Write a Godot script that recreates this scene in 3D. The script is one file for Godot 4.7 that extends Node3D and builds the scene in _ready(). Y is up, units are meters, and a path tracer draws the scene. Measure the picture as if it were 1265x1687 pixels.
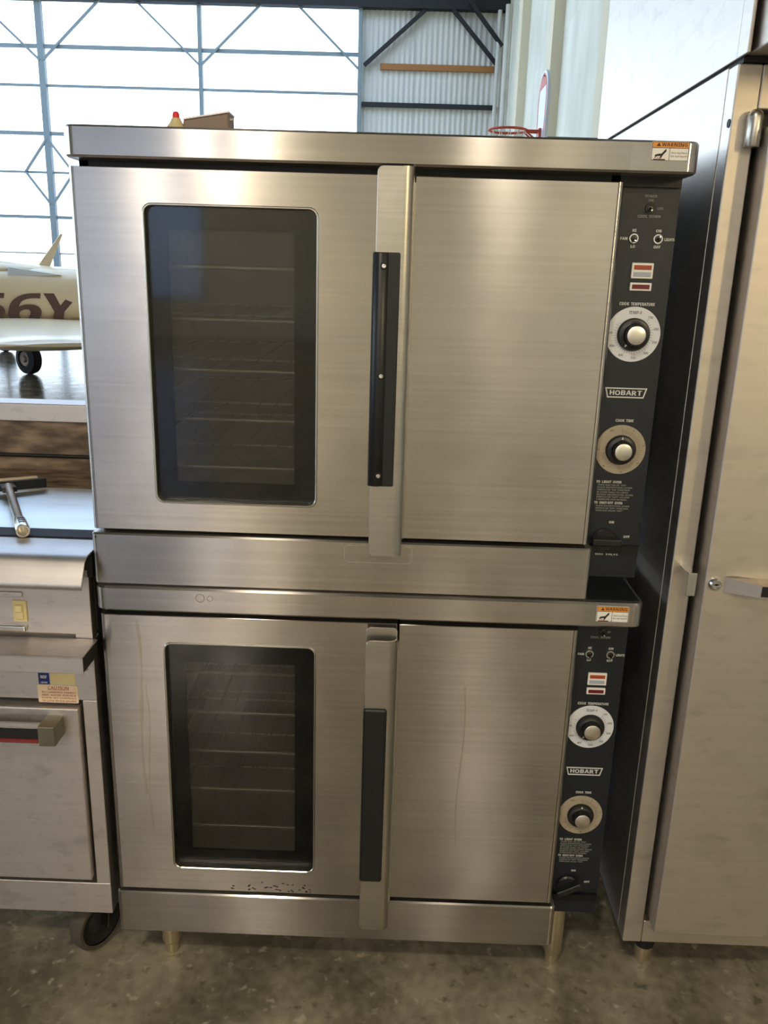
extends Node3D

# ---------------------------------------------------------------- mesh builder
class Mb:
	var v := PackedVector3Array()
	var n := PackedVector3Array()
	var uv := PackedVector2Array()
	var xf := Transform3D.IDENTITY

	func put(p: Vector3, m: Vector3, k: int) -> void:
		v.append(xf * p)
		n.append((xf.basis * m).normalized())
		uv.append(Vector2(p.z, p.y) if k == 0 else (Vector2(p.x, p.z) if k == 1 else Vector2(p.x, p.y)))

	func tri(a: Vector3, b: Vector3, c: Vector3, na: Vector3, nb: Vector3, nc: Vector3) -> void:
		var f := (b - a).cross(c - a)
		if f.length_squared() < 1e-18:
			return
		var s := na + nb + nc
		var k := 2
		var t := s.abs()
		if t.x > t.y and t.x > t.z:
			k = 0
		elif t.y > t.z:
			k = 1
		put(a, na, k)
		if f.dot(s) > 0.0:
			put(c, nc, k)
			put(b, nb, k)
		else:
			put(b, nb, k)
			put(c, nc, k)

	func quad(a: Vector3, b: Vector3, c: Vector3, d: Vector3, na: Vector3, nb: Vector3, nc: Vector3, nd: Vector3) -> void:
		tri(a, b, c, na, nb, nc)
		tri(a, c, d, na, nc, nd)

	func face(a: Vector3, b: Vector3, c: Vector3, d: Vector3, m: Vector3) -> void:
		quad(a, b, c, d, m, m, m, m)

	# rounded box
	func rbox(c: Vector3, s: Vector3, r: float, seg := 2) -> void:
		var h := s * 0.5
		r = minf(r, minf(h.x, minf(h.y, h.z)) * 0.98)
		var q := h - Vector3(r, r, r)
		for axis in 3:
			var ua := (axis + 1) % 3
			var va := (axis + 2) % 3
			var lists := []
			for a in [ua, va]:
				var l := []
				for i in seg + 1:
					l.append(-q[a] - r * tan(PI / 4 * (1.0 - float(i) / seg)))
				for i in seg + 1:
					l.append(q[a] + r * tan(PI / 4 * float(i) / seg))
				lists.append(l)
			for sg in [-1.0, 1.0]:
				var P := []
				var N := []
				for i in lists[0].size():
					for j in lists[1].size():
						var p := Vector3.ZERO
						p[axis] = sg * h[axis]
						p[ua] = lists[0][i]
						p[va] = lists[1][j]
						var o := p.clamp(-q, q)
						var m := (p - o).normalized()
						P.append(c + o + m * r)
						N.append(m)
				var w: int = lists[1].size()
				for i in lists[0].size() - 1:
					for j in w - 1:
						var k: int = i * w + j
						quad(P[k], P[k + w], P[k + w + 1], P[k + 1], N[k], N[k + w], N[k + w + 1], N[k + 1])

	func bx(x0: float, x1: float, y0: float, y1: float, z0: float, z1: float, r := 0.0, seg := 1) -> void:
		var lo := Vector3(minf(x0, x1), minf(y0, y1), minf(z0, z1))
		var hi := Vector3(maxf(x0, x1), maxf(y0, y1), maxf(z0, z1))
		if r > 0.0:
			rbox((lo + hi) * 0.5, hi - lo, r, seg)
			return
		for axis in 3:
			var ua := (axis + 1) % 3
			var va := (axis + 2) % 3
			for sg in 2:
				var m := Vector3.ZERO
				m[axis] = 1.0 if sg else -1.0
				var c := []
				for k in [[0, 0], [1, 0], [1, 1], [0, 1]]:
					var p := Vector3.ZERO
					p[axis] = hi[axis] if sg else lo[axis]
					p[ua] = hi[ua] if k[0] else lo[ua]
					p[va] = hi[va] if k[1] else lo[va]
					c.append(p)
				face(c[0], c[1], c[2], c[3], m)

	func bar(a: Vector3, b: Vector3, w: float, h: float, r := 0.0, up := Vector3.UP) -> void:
		var keep := xf
		var z := (b - a).normalized()
		if absf(z.dot(up)) > 0.98:
			up = Vector3.RIGHT
		var x := up.cross(z).normalized()
		xf = keep * Transform3D(Basis(x, z.cross(x), z), (a + b) * 0.5)
		var l := a.distance_to(b)
		bx(-w / 2, w / 2, -h / 2, h / 2, -l / 2, l / 2, r)
		xf = keep

	static func rrect(x0: float, y0: float, x1: float, y1: float, r: float, seg := 5) -> PackedVector2Array:
		var o := PackedVector2Array()
		var cs := [Vector2(x1 - r, y0 + r), Vector2(x1 - r, y1 - r), Vector2(x0 + r, y1 - r), Vector2(x0 + r, y0 + r)]
		for k in 4:
			for i in seg + 1:
				var a := -PI / 2 + PI / 2 * k + PI / 2 * i / seg
				o.append(cs[k] + Vector2(cos(a), sin(a)) * r)
		return o

	static func inset(p: PackedVector2Array, b: float) -> PackedVector2Array:
		var o := PackedVector2Array()
		var c := p.size()
		for i in c:
			var e0 := (p[i] - p[(i + c - 1) % c]).normalized()
			var e1 := (p[(i + 1) % c] - p[i]).normalized()
			var m0 := Vector2(e0.y, -e0.x)
			var m1 := Vector2(e1.y, -e1.x)
			var m := (m0 + m1).normalized()
			o.append(p[i] - m * b / maxf(0.3, m.dot(m0)))
		return o

	func sides(p: PackedVector2Array, z0: float, z1: float, q: PackedVector2Array, slope: float, flip := 1.0) -> void:
		var c := p.size()
		var e := []
		for i in c:
			var d := (p[(i + 1) % c] - p[i]).normalized()
			e.append(Vector2(d.y, -d.x) * flip)
		for i in c:
			var j := (i + 1) % c
			var a: Vector2 = e[i]
			var b: Vector2 = e[i]
			if e[(i + c - 1) % c].dot(e[i]) > 0.75:
				a = (e[(i + c - 1) % c] + e[i]).normalized()
			if e[j].dot(e[i]) > 0.75:
				b = (e[j] + e[i]).normalized()
			var na := Vector3(a.x, a.y, slope).normalized()
			var nb := Vector3(b.x, b.y, slope).normalized()
			quad(Vector3(p[i].x, p[i].y, z0), Vector3(p[j].x, p[j].y, z0), Vector3(q[j].x, q[j].y, z1), Vector3(q[i].x, q[i].y, z1), na, nb, nb, na)

	func cap(p: PackedVector2Array, z: float, s: float) -> void:
		var t := Geometry2D.triangulate_polygon(p)
		var m := Vector3(0, 0, s)
		for i in range(0, t.size(), 3):
			tri(Vector3(p[t[i]].x, p[t[i]].y, z), Vector3(p[t[i + 1]].x, p[t[i + 1]].y, z), Vector3(p[t[i + 2]].x, p[t[i + 2]].y, z), m, m, m)

	# polygon in local x, y pushed along local z; the edge at z1 (and z0 if both) is chamfered
	func prism(p: PackedVector2Array, z0: float, z1: float, b := 0.0, both := false) -> void:
		if Geometry2D.is_polygon_clockwise(p):
			p = p.duplicate()
			p.reverse()
		var lo := z0
		var hi := z1
		if b > 0.0:
			var q := inset(p, b)
			hi = z1 - b
			sides(p, hi, z1, q, 1.0)
			cap(q, z1, 1.0)
			if both:
				lo = z0 + b
				sides(p, lo, z0, q, -1.0)
				cap(q, z0, -1.0)
			else:
				cap(p, z0, -1.0)
		else:
			cap(p, z1, 1.0)
			cap(p, z0, -1.0)
		sides(p, lo, hi, p, 0.0)

	# plate with a hole; both outlines counter-clockwise with the same number of points
	func ring(o: PackedVector2Array, i: PackedVector2Array, z0: float, z1: float, bo := 0.0, bi := 0.0) -> void:
		var oo := inset(o, bo) if bo > 0.0 else o
		var ii := inset(i, -bi) if bi > 0.0 else i
		var c := o.size()
		if bo > 0.0:
			sides(o, z1 - bo, z1, oo, 1.0)
		if bi > 0.0:
			sides(i, z1 - bi, z1, ii, 1.0, -1.0)
		sides(o, z0, z1 - bo, o, 0.0)
		sides(i, z0, z1 - bi, i, 0.0, -1.0)
		for k in c:
			var j := (k + 1) % c
			face(Vector3(oo[k].x, oo[k].y, z1), Vector3(oo[j].x, oo[j].y, z1), Vector3(ii[j].x, ii[j].y, z1), Vector3(ii[k].x, ii[k].y, z1), Vector3(0, 0, 1))
			face(Vector3(o[k].x, o[k].y, z0), Vector3(o[j].x, o[j].y, z0), Vector3(i[j].x, i[j].y, z0), Vector3(i[k].x, i[k].y, z0), Vector3(0, 0, -1))

	# profile of (radius, height) turned about local z
	func lathe(p: Array, seg := 24) -> void:
		var c := p.size() - 1
		var e := []
		for i in c:
			var d: Vector2 = (p[i + 1] - p[i]).normalized()
			e.append(Vector2(d.y, -d.x))
		for i in c:
			var a: Vector2 = e[i]
			var b: Vector2 = e[i]
			if i > 0 and e[i - 1].dot(e[i]) > 0.75:
				a = (e[i - 1] + e[i]).normalized()
			if i < c - 1 and e[i + 1].dot(e[i]) > 0.75:
				b = (e[i + 1] + e[i]).normalized()
			for k in seg:
				var t0 := TAU * k / seg
				var t1 := TAU * (k + 1) / seg
				var u0 := Vector2(cos(t0), sin(t0))
				var u1 := Vector2(cos(t1), sin(t1))
				var q: Vector2 = p[i]
				var r: Vector2 = p[i + 1]
				quad(Vector3(u0.x * q.x, u0.y * q.x, q.y), Vector3(u1.x * q.x, u1.y * q.x, q.y), Vector3(u1.x * r.x, u1.y * r.x, r.y), Vector3(u0.x * r.x, u0.y * r.x, r.y),
					Vector3(u0.x * a.x, u0.y * a.x, a.y), Vector3(u1.x * a.x, u1.y * a.x, a.y), Vector3(u1.x * b.x, u1.y * b.x, b.y), Vector3(u0.x * b.x, u0.y * b.x, b.y))

	func tube(pts: Array, r: float, seg := 8, closed := false) -> void:
		var rings := []
		var c := pts.size()
		var up := Vector3.UP
		for i in c:
			var a: Vector3 = pts[(i + c - 1) % c] if closed else pts[maxi(i - 1, 0)]
			var b: Vector3 = pts[(i + 1) % c] if closed else pts[mini(i + 1, c - 1)]
			var d := (b - a).normalized()
			if i == 0 and absf(d.dot(up)) > 0.9:
				up = Vector3.RIGHT
			var x := up.cross(d).normalized()
			up = d.cross(x)
			var l := []
			for k in seg:
				var t := TAU * k / seg
				l.append(x * cos(t) + up * sin(t))
			rings.append(l)
		for i in (c if closed else c - 1):
			var j := (i + 1) % c
			for k in seg:
				var m := (k + 1) % seg
				quad(pts[i] + rings[i][k] * r, pts[i] + rings[i][m] * r, pts[j] + rings[j][m] * r, pts[j] + rings[j][k] * r, rings[i][k], rings[i][m], rings[j][m], rings[j][k])
		if not closed:
			for e in [[0, 1], [c - 1, c - 2]]:
				var m: Vector3 = (pts[e[0]] - pts[e[1]]).normalized()
				for k in range(1, seg - 1):
					tri(pts[e[0]] + rings[e[0]][0] * r, pts[e[0]] + rings[e[0]][k] * r, pts[e[0]] + rings[e[0]][k + 1] * r, m, m, m)

	# loops of points with the same count, skinned smoothly and closed at both ends
	func loft(loops: Array, caps := true) -> void:
		var c: int = loops[0].size()
		var N := []
		for i in loops.size():
			var l := []
			for k in c:
				var du: Vector3 = loops[i][(k + 1) % c] - loops[i][(k + c - 1) % c]
				var dv: Vector3 = loops[mini(i + 1, loops.size() - 1)][k] - loops[maxi(i - 1, 0)][k]
				var mid := Vector3.ZERO
				for p in loops[i]:
					mid += p
				var m := du.cross(dv).normalized()
				if m.dot(loops[i][k] - mid / c) < 0.0:
					m = -m
				l.append(m)
			N.append(l)
		for i in loops.size() - 1:
			for k in c:
				var m := (k + 1) % c
				quad(loops[i][k], loops[i][m], loops[i + 1][m], loops[i + 1][k], N[i][k], N[i][m], N[i + 1][m], N[i + 1][k])
		if caps:
			for e in [[0, 1], [loops.size() - 1, loops.size() - 2]]:
				var o := Vector3.ZERO
				var o2 := Vector3.ZERO
				for k in c:
					o += loops[e[0]][k] / c
					o2 += loops[e[1]][k] / c
				for k in c:
					var m := (o - o2).normalized()
					tri(o, loops[e[0]][k], loops[e[0]][(k + 1) % c], m, m, m)

	# lettering: centre, height of its box, width (0 keeps the font's own), thickness
	func text(s: String, c: Vector3, h: float, w := 0.0, font: Font = null, th := 0.0004, shear := 0.0, fine := 2.0) -> void:
		var t := TextMesh.new()
		t.text = s
		t.font = font
		t.font_size = 24
		t.pixel_size = 0.01
		t.curve_step = fine
		t.depth = 0.01
		var a := t.get_mesh_arrays()
		var p: PackedVector3Array = a[Mesh.ARRAY_VERTEX]
		var m: PackedVector3Array = a[Mesh.ARRAY_NORMAL]
		var ix: PackedInt32Array = a[Mesh.ARRAY_INDEX] if a[Mesh.ARRAY_INDEX] != null else PackedInt32Array(range(p.size()))
		var box := AABB(p[0], Vector3.ZERO)
		for q in p:
			box = box.expand(q)
		var sy := h / box.size.y
		var sx := w / box.size.x if w > 0.0 else sy
		var o := box.get_center()
		for i in ix:
			var q := p[i] - o
			v.append(xf * (c + Vector3(q.x * sx + q.y * sy * shear, q.y * sy, q.z / 0.01 * th)))
			n.append((xf.basis * m[i]).normalized())
			uv.append(Vector2(q.x, q.y))

	func mesh() -> ArrayMesh:
		var a := []
		a.resize(Mesh.ARRAY_MAX)
		a[Mesh.ARRAY_VERTEX] = v
		a[Mesh.ARRAY_NORMAL] = n
		a[Mesh.ARRAY_TEX_UV] = uv
		var m := ArrayMesh.new()
		m.add_surface_from_arrays(Mesh.PRIMITIVE_TRIANGLES, a)
		return m


# ---------------------------------------------------------------- scene helpers
var M := {}
var used := {}
var bold: SystemFont
var plain: SystemFont
var where := Vector3.ZERO

func numbered(s: String) -> String:
	if not used.has(s):
		used[s] = 0
		return s
	used[s] += 1
	return "%s_%03d" % [s, used[s]]

# a top-level thing whose base stands at p; its parts are built in scene coordinates
func thing(called: String, label: String, category: String, p: Vector3, group := "") -> Node3D:
	var o := Node3D.new()
	o.name = numbered(called)
	o.position = p
	o.set_meta("label", label)
	o.set_meta("category", category)
	if group:
		o.set_meta("group", group)
	add_child(o, true)
	where = p
	return o

func part(o: Node3D, called: String, b: Mb, m: Material, label := "", kind := "") -> MeshInstance3D:
	var k := MeshInstance3D.new()
	k.name = called
	k.mesh = b.mesh()
	k.material_override = m
	k.cast_shadow = GeometryInstance3D.SHADOW_CASTING_SETTING_ON
	if not o is MeshInstance3D:
		k.position = -where
	if label:
		k.set_meta("label", label)
	if kind:
		k.set_meta("kind", kind)
	o.add_child(k, true)
	return k

func struct(called: String, label: String, b: Mb, m: Material) -> MeshInstance3D:
	where = Vector3.ZERO
	var k := part(self, called, b, m, label)
	k.position = Vector3.ZERO
	k.set_meta("kind", "structure")
	k.set_meta("category", called.split("_")[0])
	return k

func struct_root(called: String, label: String) -> Node3D:
	var o := Node3D.new()
	o.name = called
	o.set_meta("kind", "structure")
	o.set_meta("label", label)
	o.set_meta("category", called.split("_")[0])
	add_child(o, true)
	where = Vector3.ZERO
	return o

func mat(c: Color, rough := 0.6, metal := 0.0) -> StandardMaterial3D:
	var m := StandardMaterial3D.new()
	m.albedo_color = c
	m.roughness = rough
	m.metallic = metal
	return m

func noise(seed_: int, freq: float, oct := 4) -> FastNoiseLite:
	var f := FastNoiseLite.new()
	f.seed = seed_
	f.noise_type = FastNoiseLite.TYPE_SIMPLEX_SMOOTH
	f.frequency = freq
	f.fractal_octaves = oct
	return f

func paint(w: int, h: int, fn: Callable) -> ImageTexture:
	var im := Image.create_empty(w, h, false, Image.FORMAT_RGB8)
	for y in h:
		for x in w:
			im.set_pixel(x, y, fn.call(x, y))
	return ImageTexture.create_from_image(im)

func grey(g: float) -> Color:
	return Color(g, g, g)

func steel(c: Color, rough: float, aniso: float, tex: Texture2D, scale := 1.0, rt: Texture2D = null) -> StandardMaterial3D:
	var m := mat(c, rough, 1.0)
	m.albedo_texture = tex
	m.roughness_texture = rt if rt else tex
	m.roughness_texture_channel = BaseMaterial3D.TEXTURE_CHANNEL_RED
	m.uv1_triplanar = true
	m.uv1_scale = Vector3.ONE * scale
	if aniso != 0.0:
		m.anisotropy_enabled = true
		m.anisotropy = aniso
	return m

func materials() -> void:
	bold = SystemFont.new()
	bold.font_names = ["Droid Sans"]
	bold.font_weight = 700
	plain = SystemFont.new()
	plain.font_names = ["Droid Sans"]
	var n1 := noise(3, 0.012)
	var n2 := noise(5, 0.02, 3)
	# horizontal brushing with faint handling marks
	var brush := paint(512, 512, func(x, y): return grey(clampf(0.93 + 0.035 * n2.get_noise_2d(x * 0.06, y * 9.0) + 0.05 * n1.get_noise_2d(x * 0.7, y * 0.7), 0, 1)))
	var smear := paint(512, 512, func(x, y):
		var a := n1.get_noise_2d(x * 0.8, y * 1.7)
		var b := n2.get_noise_2d(x * 1.5 + 300, y * 2.4)
		return grey(clampf(0.92 + 0.02 * n2.get_noise_2d(x * 0.1, y * 6.0) - 0.16 * maxf(0, a - 0.25) - 0.12 * maxf(0, b - 0.3), 0, 1)))
	M.steel = steel(Color(0.78, 0.755, 0.73), 0.22, -0.97, brush, 1.1)
	M.steel_dark = steel(Color(0.5, 0.48, 0.45), 0.4, -0.5, smear, 1.3)
	M.fridge = steel(Color(0.84, 0.805, 0.76), 0.5, -0.4, smear, 1.0)
	M.range_steel = steel(Color(0.86, 0.83, 0.81), 0.52, -0.4, smear, 1.7)
	M.bright = steel(Color(0.86, 0.84, 0.8), 0.26, 0.0, brush, 2.0)
	M.lip = steel(Color(0.86, 0.84, 0.83), 0.5, 0.0, brush, 2.0)
	M.bracket = steel(Color(0.62, 0.6, 0.53), 0.45, 0.0, smear, 4.0)
	M.handle = steel(Color(0.77, 0.75, 0.71), 0.36, 0.0, brush, 2.0)
	M.cavity = mat(Color(0.4, 0.385, 0.36), 0.6, 0.5)
	M.chrome = mat(Color(0.85, 0.85, 0.84), 0.18, 1.0)
	M.wire = mat(Color(0.85, 0.82, 0.74), 0.3, 1.0)
	M.wire_dull = mat(Color(0.3, 0.28, 0.24), 0.5, 1.0)
	M.leg = steel(Color(0.86, 0.8, 0.67), 0.38, 0.0, smear, 4.0)
	M.leg.metallic = 0.85
	M.stain = mat(Color(0.68, 0.66, 0.62), 0.5, 0.85)
	M.streak = steel(Color(0.73, 0.7, 0.62), 0.27, -0.9, brush, 1.1)
	M.black = mat(Color(0.1, 0.1, 0.11), 0.35)
	M.black_matt = mat(Color(0.02, 0.02, 0.02), 0.65)
	M.grip = mat(Color(0.07, 0.075, 0.085), 0.38)
	M.panel = mat(Color(0.06, 0.085, 0.12), 0.42)
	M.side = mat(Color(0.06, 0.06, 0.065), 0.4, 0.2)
	M.frit = mat(Color(0.06, 0.08, 0.11), 0.12)
	M.frit.metallic_specular = 0.2
	M.glass = mat(Color(0.03, 0.035, 0.045, 0.34), 0.05)
	M.glass.transparency = BaseMaterial3D.TRANSPARENCY_ALPHA
	M.screen = mat(Color(0.55, 0.54, 0.5, 0.32), 0.6)
	M.screen.transparency = BaseMaterial3D.TRANSPARENCY_ALPHA
	M.glass.metallic_specular = 0.42
	M.print = mat(Color(0.8, 0.8, 0.78), 0.6)
	M.print_dim = mat(Color(0.52, 0.52, 0.5), 0.6)
	M.ink = mat(Color(0.08, 0.08, 0.09), 0.6)
	M.ink_grey = mat(Color(0.4, 0.4, 0.42), 0.6)
	M.dial_white = mat(Color(0.82, 0.83, 0.85), 0.3)
	M.dial_tan = mat(Color(0.62, 0.58, 0.5), 0.35)
	M.cap = mat(Color(0.88, 0.86, 0.82), 0.3, 1.0)
	M.white = mat(Color(0.88, 0.87, 0.84), 0.5)
	M.orange = mat(Color(0.84, 0.56, 0.24), 0.5)
	M.brown_ink = mat(Color(0.35, 0.16, 0.04), 0.6)
	M.red_ink = mat(Color(0.6, 0.22, 0.2), 0.6)
	M.lens_orange = mat(Color(0.62, 0.27, 0.16), 0.3)
	M.lens_white = mat(Color(0.62, 0.66, 0.7), 0.3)
	M.lens_red = mat(Color(0.4, 0.08, 0.13), 0.3)
	M.blue = mat(Color(0.08, 0.15, 0.42), 0.5)
	M.cream = mat(Color(0.8, 0.74, 0.55), 0.5)
	M.label = mat(Color(0.86, 0.77, 0.66), 0.6)
	M.rubber = mat(Color(0.04, 0.04, 0.042), 0.75)
	M.tread = mat(Color(0.27, 0.24, 0.2), 0.8)
	M.navy = mat(Color(0.05, 0.055, 0.11), 0.5)
	M.grime = mat(Color(0.95, 0.92, 0.88), 0.5, 0.1)
	var g1 := noise(11, 0.015)
	M.grime.albedo_texture = paint(512, 256, func(x, y):
		var a := clampf(0.5 + 0.9 * g1.get_noise_2d(x * 0.6, y * 4.0), 0, 1)
		return Color(0.3, 0.25, 0.2).lerp(Color(0.62, 0.54, 0.45), a))
	M.grime.uv1_triplanar = true
	M.grime.uv1_scale = Vector3.ONE * 1.6
	# griddle plate: bright in the middle, burnt fat along the back
	M.plate = mat(Color(0.93, 0.95, 0.95), 0.55, 1.0)
	var g2 := noise(21, 0.02)
	M.plate_brown = mat(Color(0.5, 0.41, 0.31), 0.45, 0.3)
	M.plate.roughness_texture = paint(256, 256, func(x, y): return grey(0.8 + 0.2 * g2.get_noise_2d(x, y * 3)))
	M.plate.uv1_triplanar = true
	# hangar
	var f1 := noise(31, 0.006, 5)
	var f2 := noise(37, 0.05, 4)
	var f3 := noise(41, 0.02, 3)
	M.floor = mat(Color(1, 1, 1), 0.22)
	M.floor.albedo_texture = paint(1024, 1024, func(x, y):
		var a := clampf(0.5 + 0.8 * f1.get_noise_2d(x, y) + 0.35 * f2.get_noise_2d(x, y), 0, 1)
		var c := Color(0.37, 0.345, 0.29).lerp(Color(0.58, 0.545, 0.465), a)
		var s := f3.get_noise_2d(x * 2.0 + 700, y * 2.0)
		if s > 0.42:
			c = c.lerp(Color(0.66, 0.62, 0.54), minf(1.0, (s - 0.42) * 3.0))
		var d := f2.get_noise_2d(x * 0.7, y * 0.7 + 900)
		if d > 0.4:
			c = c.lerp(Color(0.28, 0.26, 0.2), minf(0.8, (d - 0.4) * 2.0))
		return c)
	M.floor.roughness_texture = paint(256, 256, func(x, y): return grey(clampf(0.95 + 0.4 * f1.get_noise_2d(x * 4, y * 4), 0.6, 1)))
	M.floor.uv1_triplanar = true
	M.floor.uv1_scale = Vector3.ONE * 0.5
	M.floor.uv1_offset = Vector3(0.31, 0.0, 0.43)
	var w1 := noise(51, 0.01, 4)
	M.wall = mat(Color(1, 1, 1), 0.75)
	M.wall.albedo_texture = paint(512, 512, func(x, y): return Color(0.84, 0.83, 0.76) * (1.0 + 0.08 * w1.get_noise_2d(x, y * 0.5)))
	M.wall.uv1_triplanar = true
	M.wall.uv1_scale = Vector3.ONE * 0.2
	M.pilaster = mat(Color(0.84, 0.8, 0.69), 0.75)
	M.ceiling = mat(Color(0.5, 0.5, 0.48), 0.8)
	M.sheet = mat(Color(0.82, 0.81, 0.77), 0.6)
	M.frame = mat(Color(0.5, 0.55, 0.56), 0.6)
	M.dark_frame = mat(Color(0.12, 0.12, 0.12), 0.7)
	M.wood = mat(Color(0.62, 0.42, 0.22), 0.7)
	M.pane = mat(Color(0.85, 0.95, 0.97, 0.08), 0.03)
	M.pane.transparency = BaseMaterial3D.TRANSPARENCY_ALPHA
	M.dusty_pane = mat(Color(0.45, 0.62, 0.9, 0.5), 0.1)
	M.dusty_pane.transparency = BaseMaterial3D.TRANSPARENCY_ALPHA
	M.apron = mat(Color(0.7, 0.69, 0.66), 0.9)
	M.plane = mat(Color(0.88, 0.8, 0.66), 0.25)
	M.plane_brown = mat(Color(0.35, 0.24, 0.2), 0.4)
	M.plane_yellow = mat(Color(0.87, 0.65, 0.05), 0.4)
	M.hoop_red = mat(Color(0.78, 0.3, 0.18), 0.5)
	M.board = mat(Color(0.86, 0.87, 0.9), 0.4)
	M.rust = mat(Color(0.52, 0.45, 0.4), 0.6, 0.2)
	M.red = mat(Color(0.85, 0.12, 0.13), 0.4)
	M.lamp = mat(Color(0.9, 0.9, 0.9), 0.5)
	M.lamp.emission_enabled = true
	M.lamp.emission = Color(1.0, 0.945, 0.86)
	M.lamp.emission_energy_multiplier = 3.0


func _ready() -> void:
	# ---- camera, sky, lights, exposure
	var cam := Camera3D.new()
	cam.name = "camera"
	cam.fov = 62.685
	cam.near = 0.02
	cam.far = 300.0
	cam.position = Vector3(0.5508, 1.4919, 1.4563)
	cam.rotation_order = EULER_ORDER_YXZ
	cam.rotation_degrees = Vector3(-16.292, 0.655, 1.720)
	add_child(cam)
	cam.make_current()
	var env := Environment.new()
	var sky := Sky.new()
	var sm := ProceduralSkyMaterial.new()
	sm.sky_top_color = Color(0.74, 0.85, 1.0)
	sm.sky_horizon_color = Color(0.94, 0.985, 1.0)
	sm.ground_horizon_color = Color(0.9, 0.92, 0.92)
	sm.ground_bottom_color = Color(0.8, 0.8, 0.8)
	sm.energy_multiplier = 5.6
	sky.sky_material = sm
	env.background_mode = Environment.BG_SKY
	env.sky = sky
	env.tonemap_mode = Environment.TONE_MAPPER_LINEAR
	env.tonemap_exposure = 1.0
	env.sdfgi_enabled = true
	env.ssao_enabled = true
	env.ssil_enabled = true
	var we := WorldEnvironment.new()
	we.name = "world_environment"
	we.environment = env
	add_child(we)

	materials()
	lamps()
	wall_lamp()
	hangar()
	window_far()
	airplane()
	hoop()
	oven(0.0, false)
	oven(0.786, true)
	top_clutter()
	griddle_range()
	scraper()
	fridge()


# ---------------------------------------------------------------- hangar
const LAMPS := [Vector3(-0.75, 5.6, 4.2), Vector3(-2.25, 5.2, 12.0), Vector3(1.8, 5.2, 9.0), Vector3(-3.7, 5.2, 13.0)]
const LAMP_ENERGY := [16.0, 34.0, 16.0, 26.0]

func lamps() -> void:
	var say := ["hanging metal lamp nearest the ovens", "hanging metal lamp farther back on the left", "hanging metal lamp beside the right wall", "hanging metal lamp above the window behind the photographer"]
	for i in LAMPS.size():
		var p: Vector3 = LAMPS[i]
		var o := thing("ceiling_lamp", say[i], "lamp", p, "")
		var b := Mb.new()
		b.xf = Transform3D(Basis(Vector3.RIGHT, -PI / 2), p)
		b.lathe([Vector2(0, 0.32), Vector2(0.08, 0.32), Vector2(0.1, 0.22), Vector2(0.26, 0.0), Vector2(0.25, 0.0), Vector2(0.09, 0.2), Vector2(0, 0.2)], 32)
		part(o, "shade", b, M.range_steel)
		b = Mb.new()
		b.tube([p + Vector3(0, 0.31, 0), Vector3(p.x, 8.99, p.z)], 0.012)
		part(o, "rod", b, M.dark_frame)
		b = Mb.new()
		b.xf = Transform3D(Basis(Vector3.RIGHT, -PI / 2), p + Vector3(0, 0.03, 0))
		b.lathe([Vector2(0, 0.0), Vector2(0.2, 0.0), Vector2(0.2, 0.02), Vector2(0, 0.02)], 32)
		part(o, "bulb", b, M.lamp)
		var l := AreaLight3D.new()
		l.name = "light"
		l.area_size = Vector2(0.36, 0.36)
		l.light_color = Color(1.0, 0.945, 0.86)
		l.light_energy = LAMP_ENERGY[i]
		l.area_range = 60.0
		l.area_attenuation = 2.0
		l.shadow_enabled = true
		l.rotation_degrees = Vector3(-90, 0, 0)
		o.add_child(l)

func wall_lamp() -> void:
	var p := Vector3(2.74, 2.3, 2.6)
	var o := thing("wall_lamp", "warm square lamp fixed to the right wall behind the photographer", "lamp", p)
	var b := Mb.new()
	b.bx(p.x + 0.03, WX - 0.002, p.y - 0.22, p.y + 0.22, p.z - 0.22, p.z + 0.22, 0.02, 2)
	part(o, "housing", b, M.range_steel)
	b = Mb.new()
	b.bx(p.x + 0.015, p.x + 0.029, p.y - 0.19, p.y + 0.19, p.z - 0.19, p.z + 0.19, 0.005)
	part(o, "diffuser", b, M.lamp)
	var l := AreaLight3D.new()
	l.name = "light"
	l.area_size = Vector2(0.36, 0.36)
	l.light_color = Color(1.0, 0.88, 0.66)
	l.light_energy = 4.0
	l.area_range = 40.0
	l.area_attenuation = 2.0
	l.shadow_enabled = true
	l.rotation_degrees = Vector3(0, 90, 0)
	o.add_child(l)

const WX := 2.9        # inner face of the right wall
const FZ := -21.0      # inner face of the far wall
const BZ := 16.0
const LX := -24.0
const CY := 9.0

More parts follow.
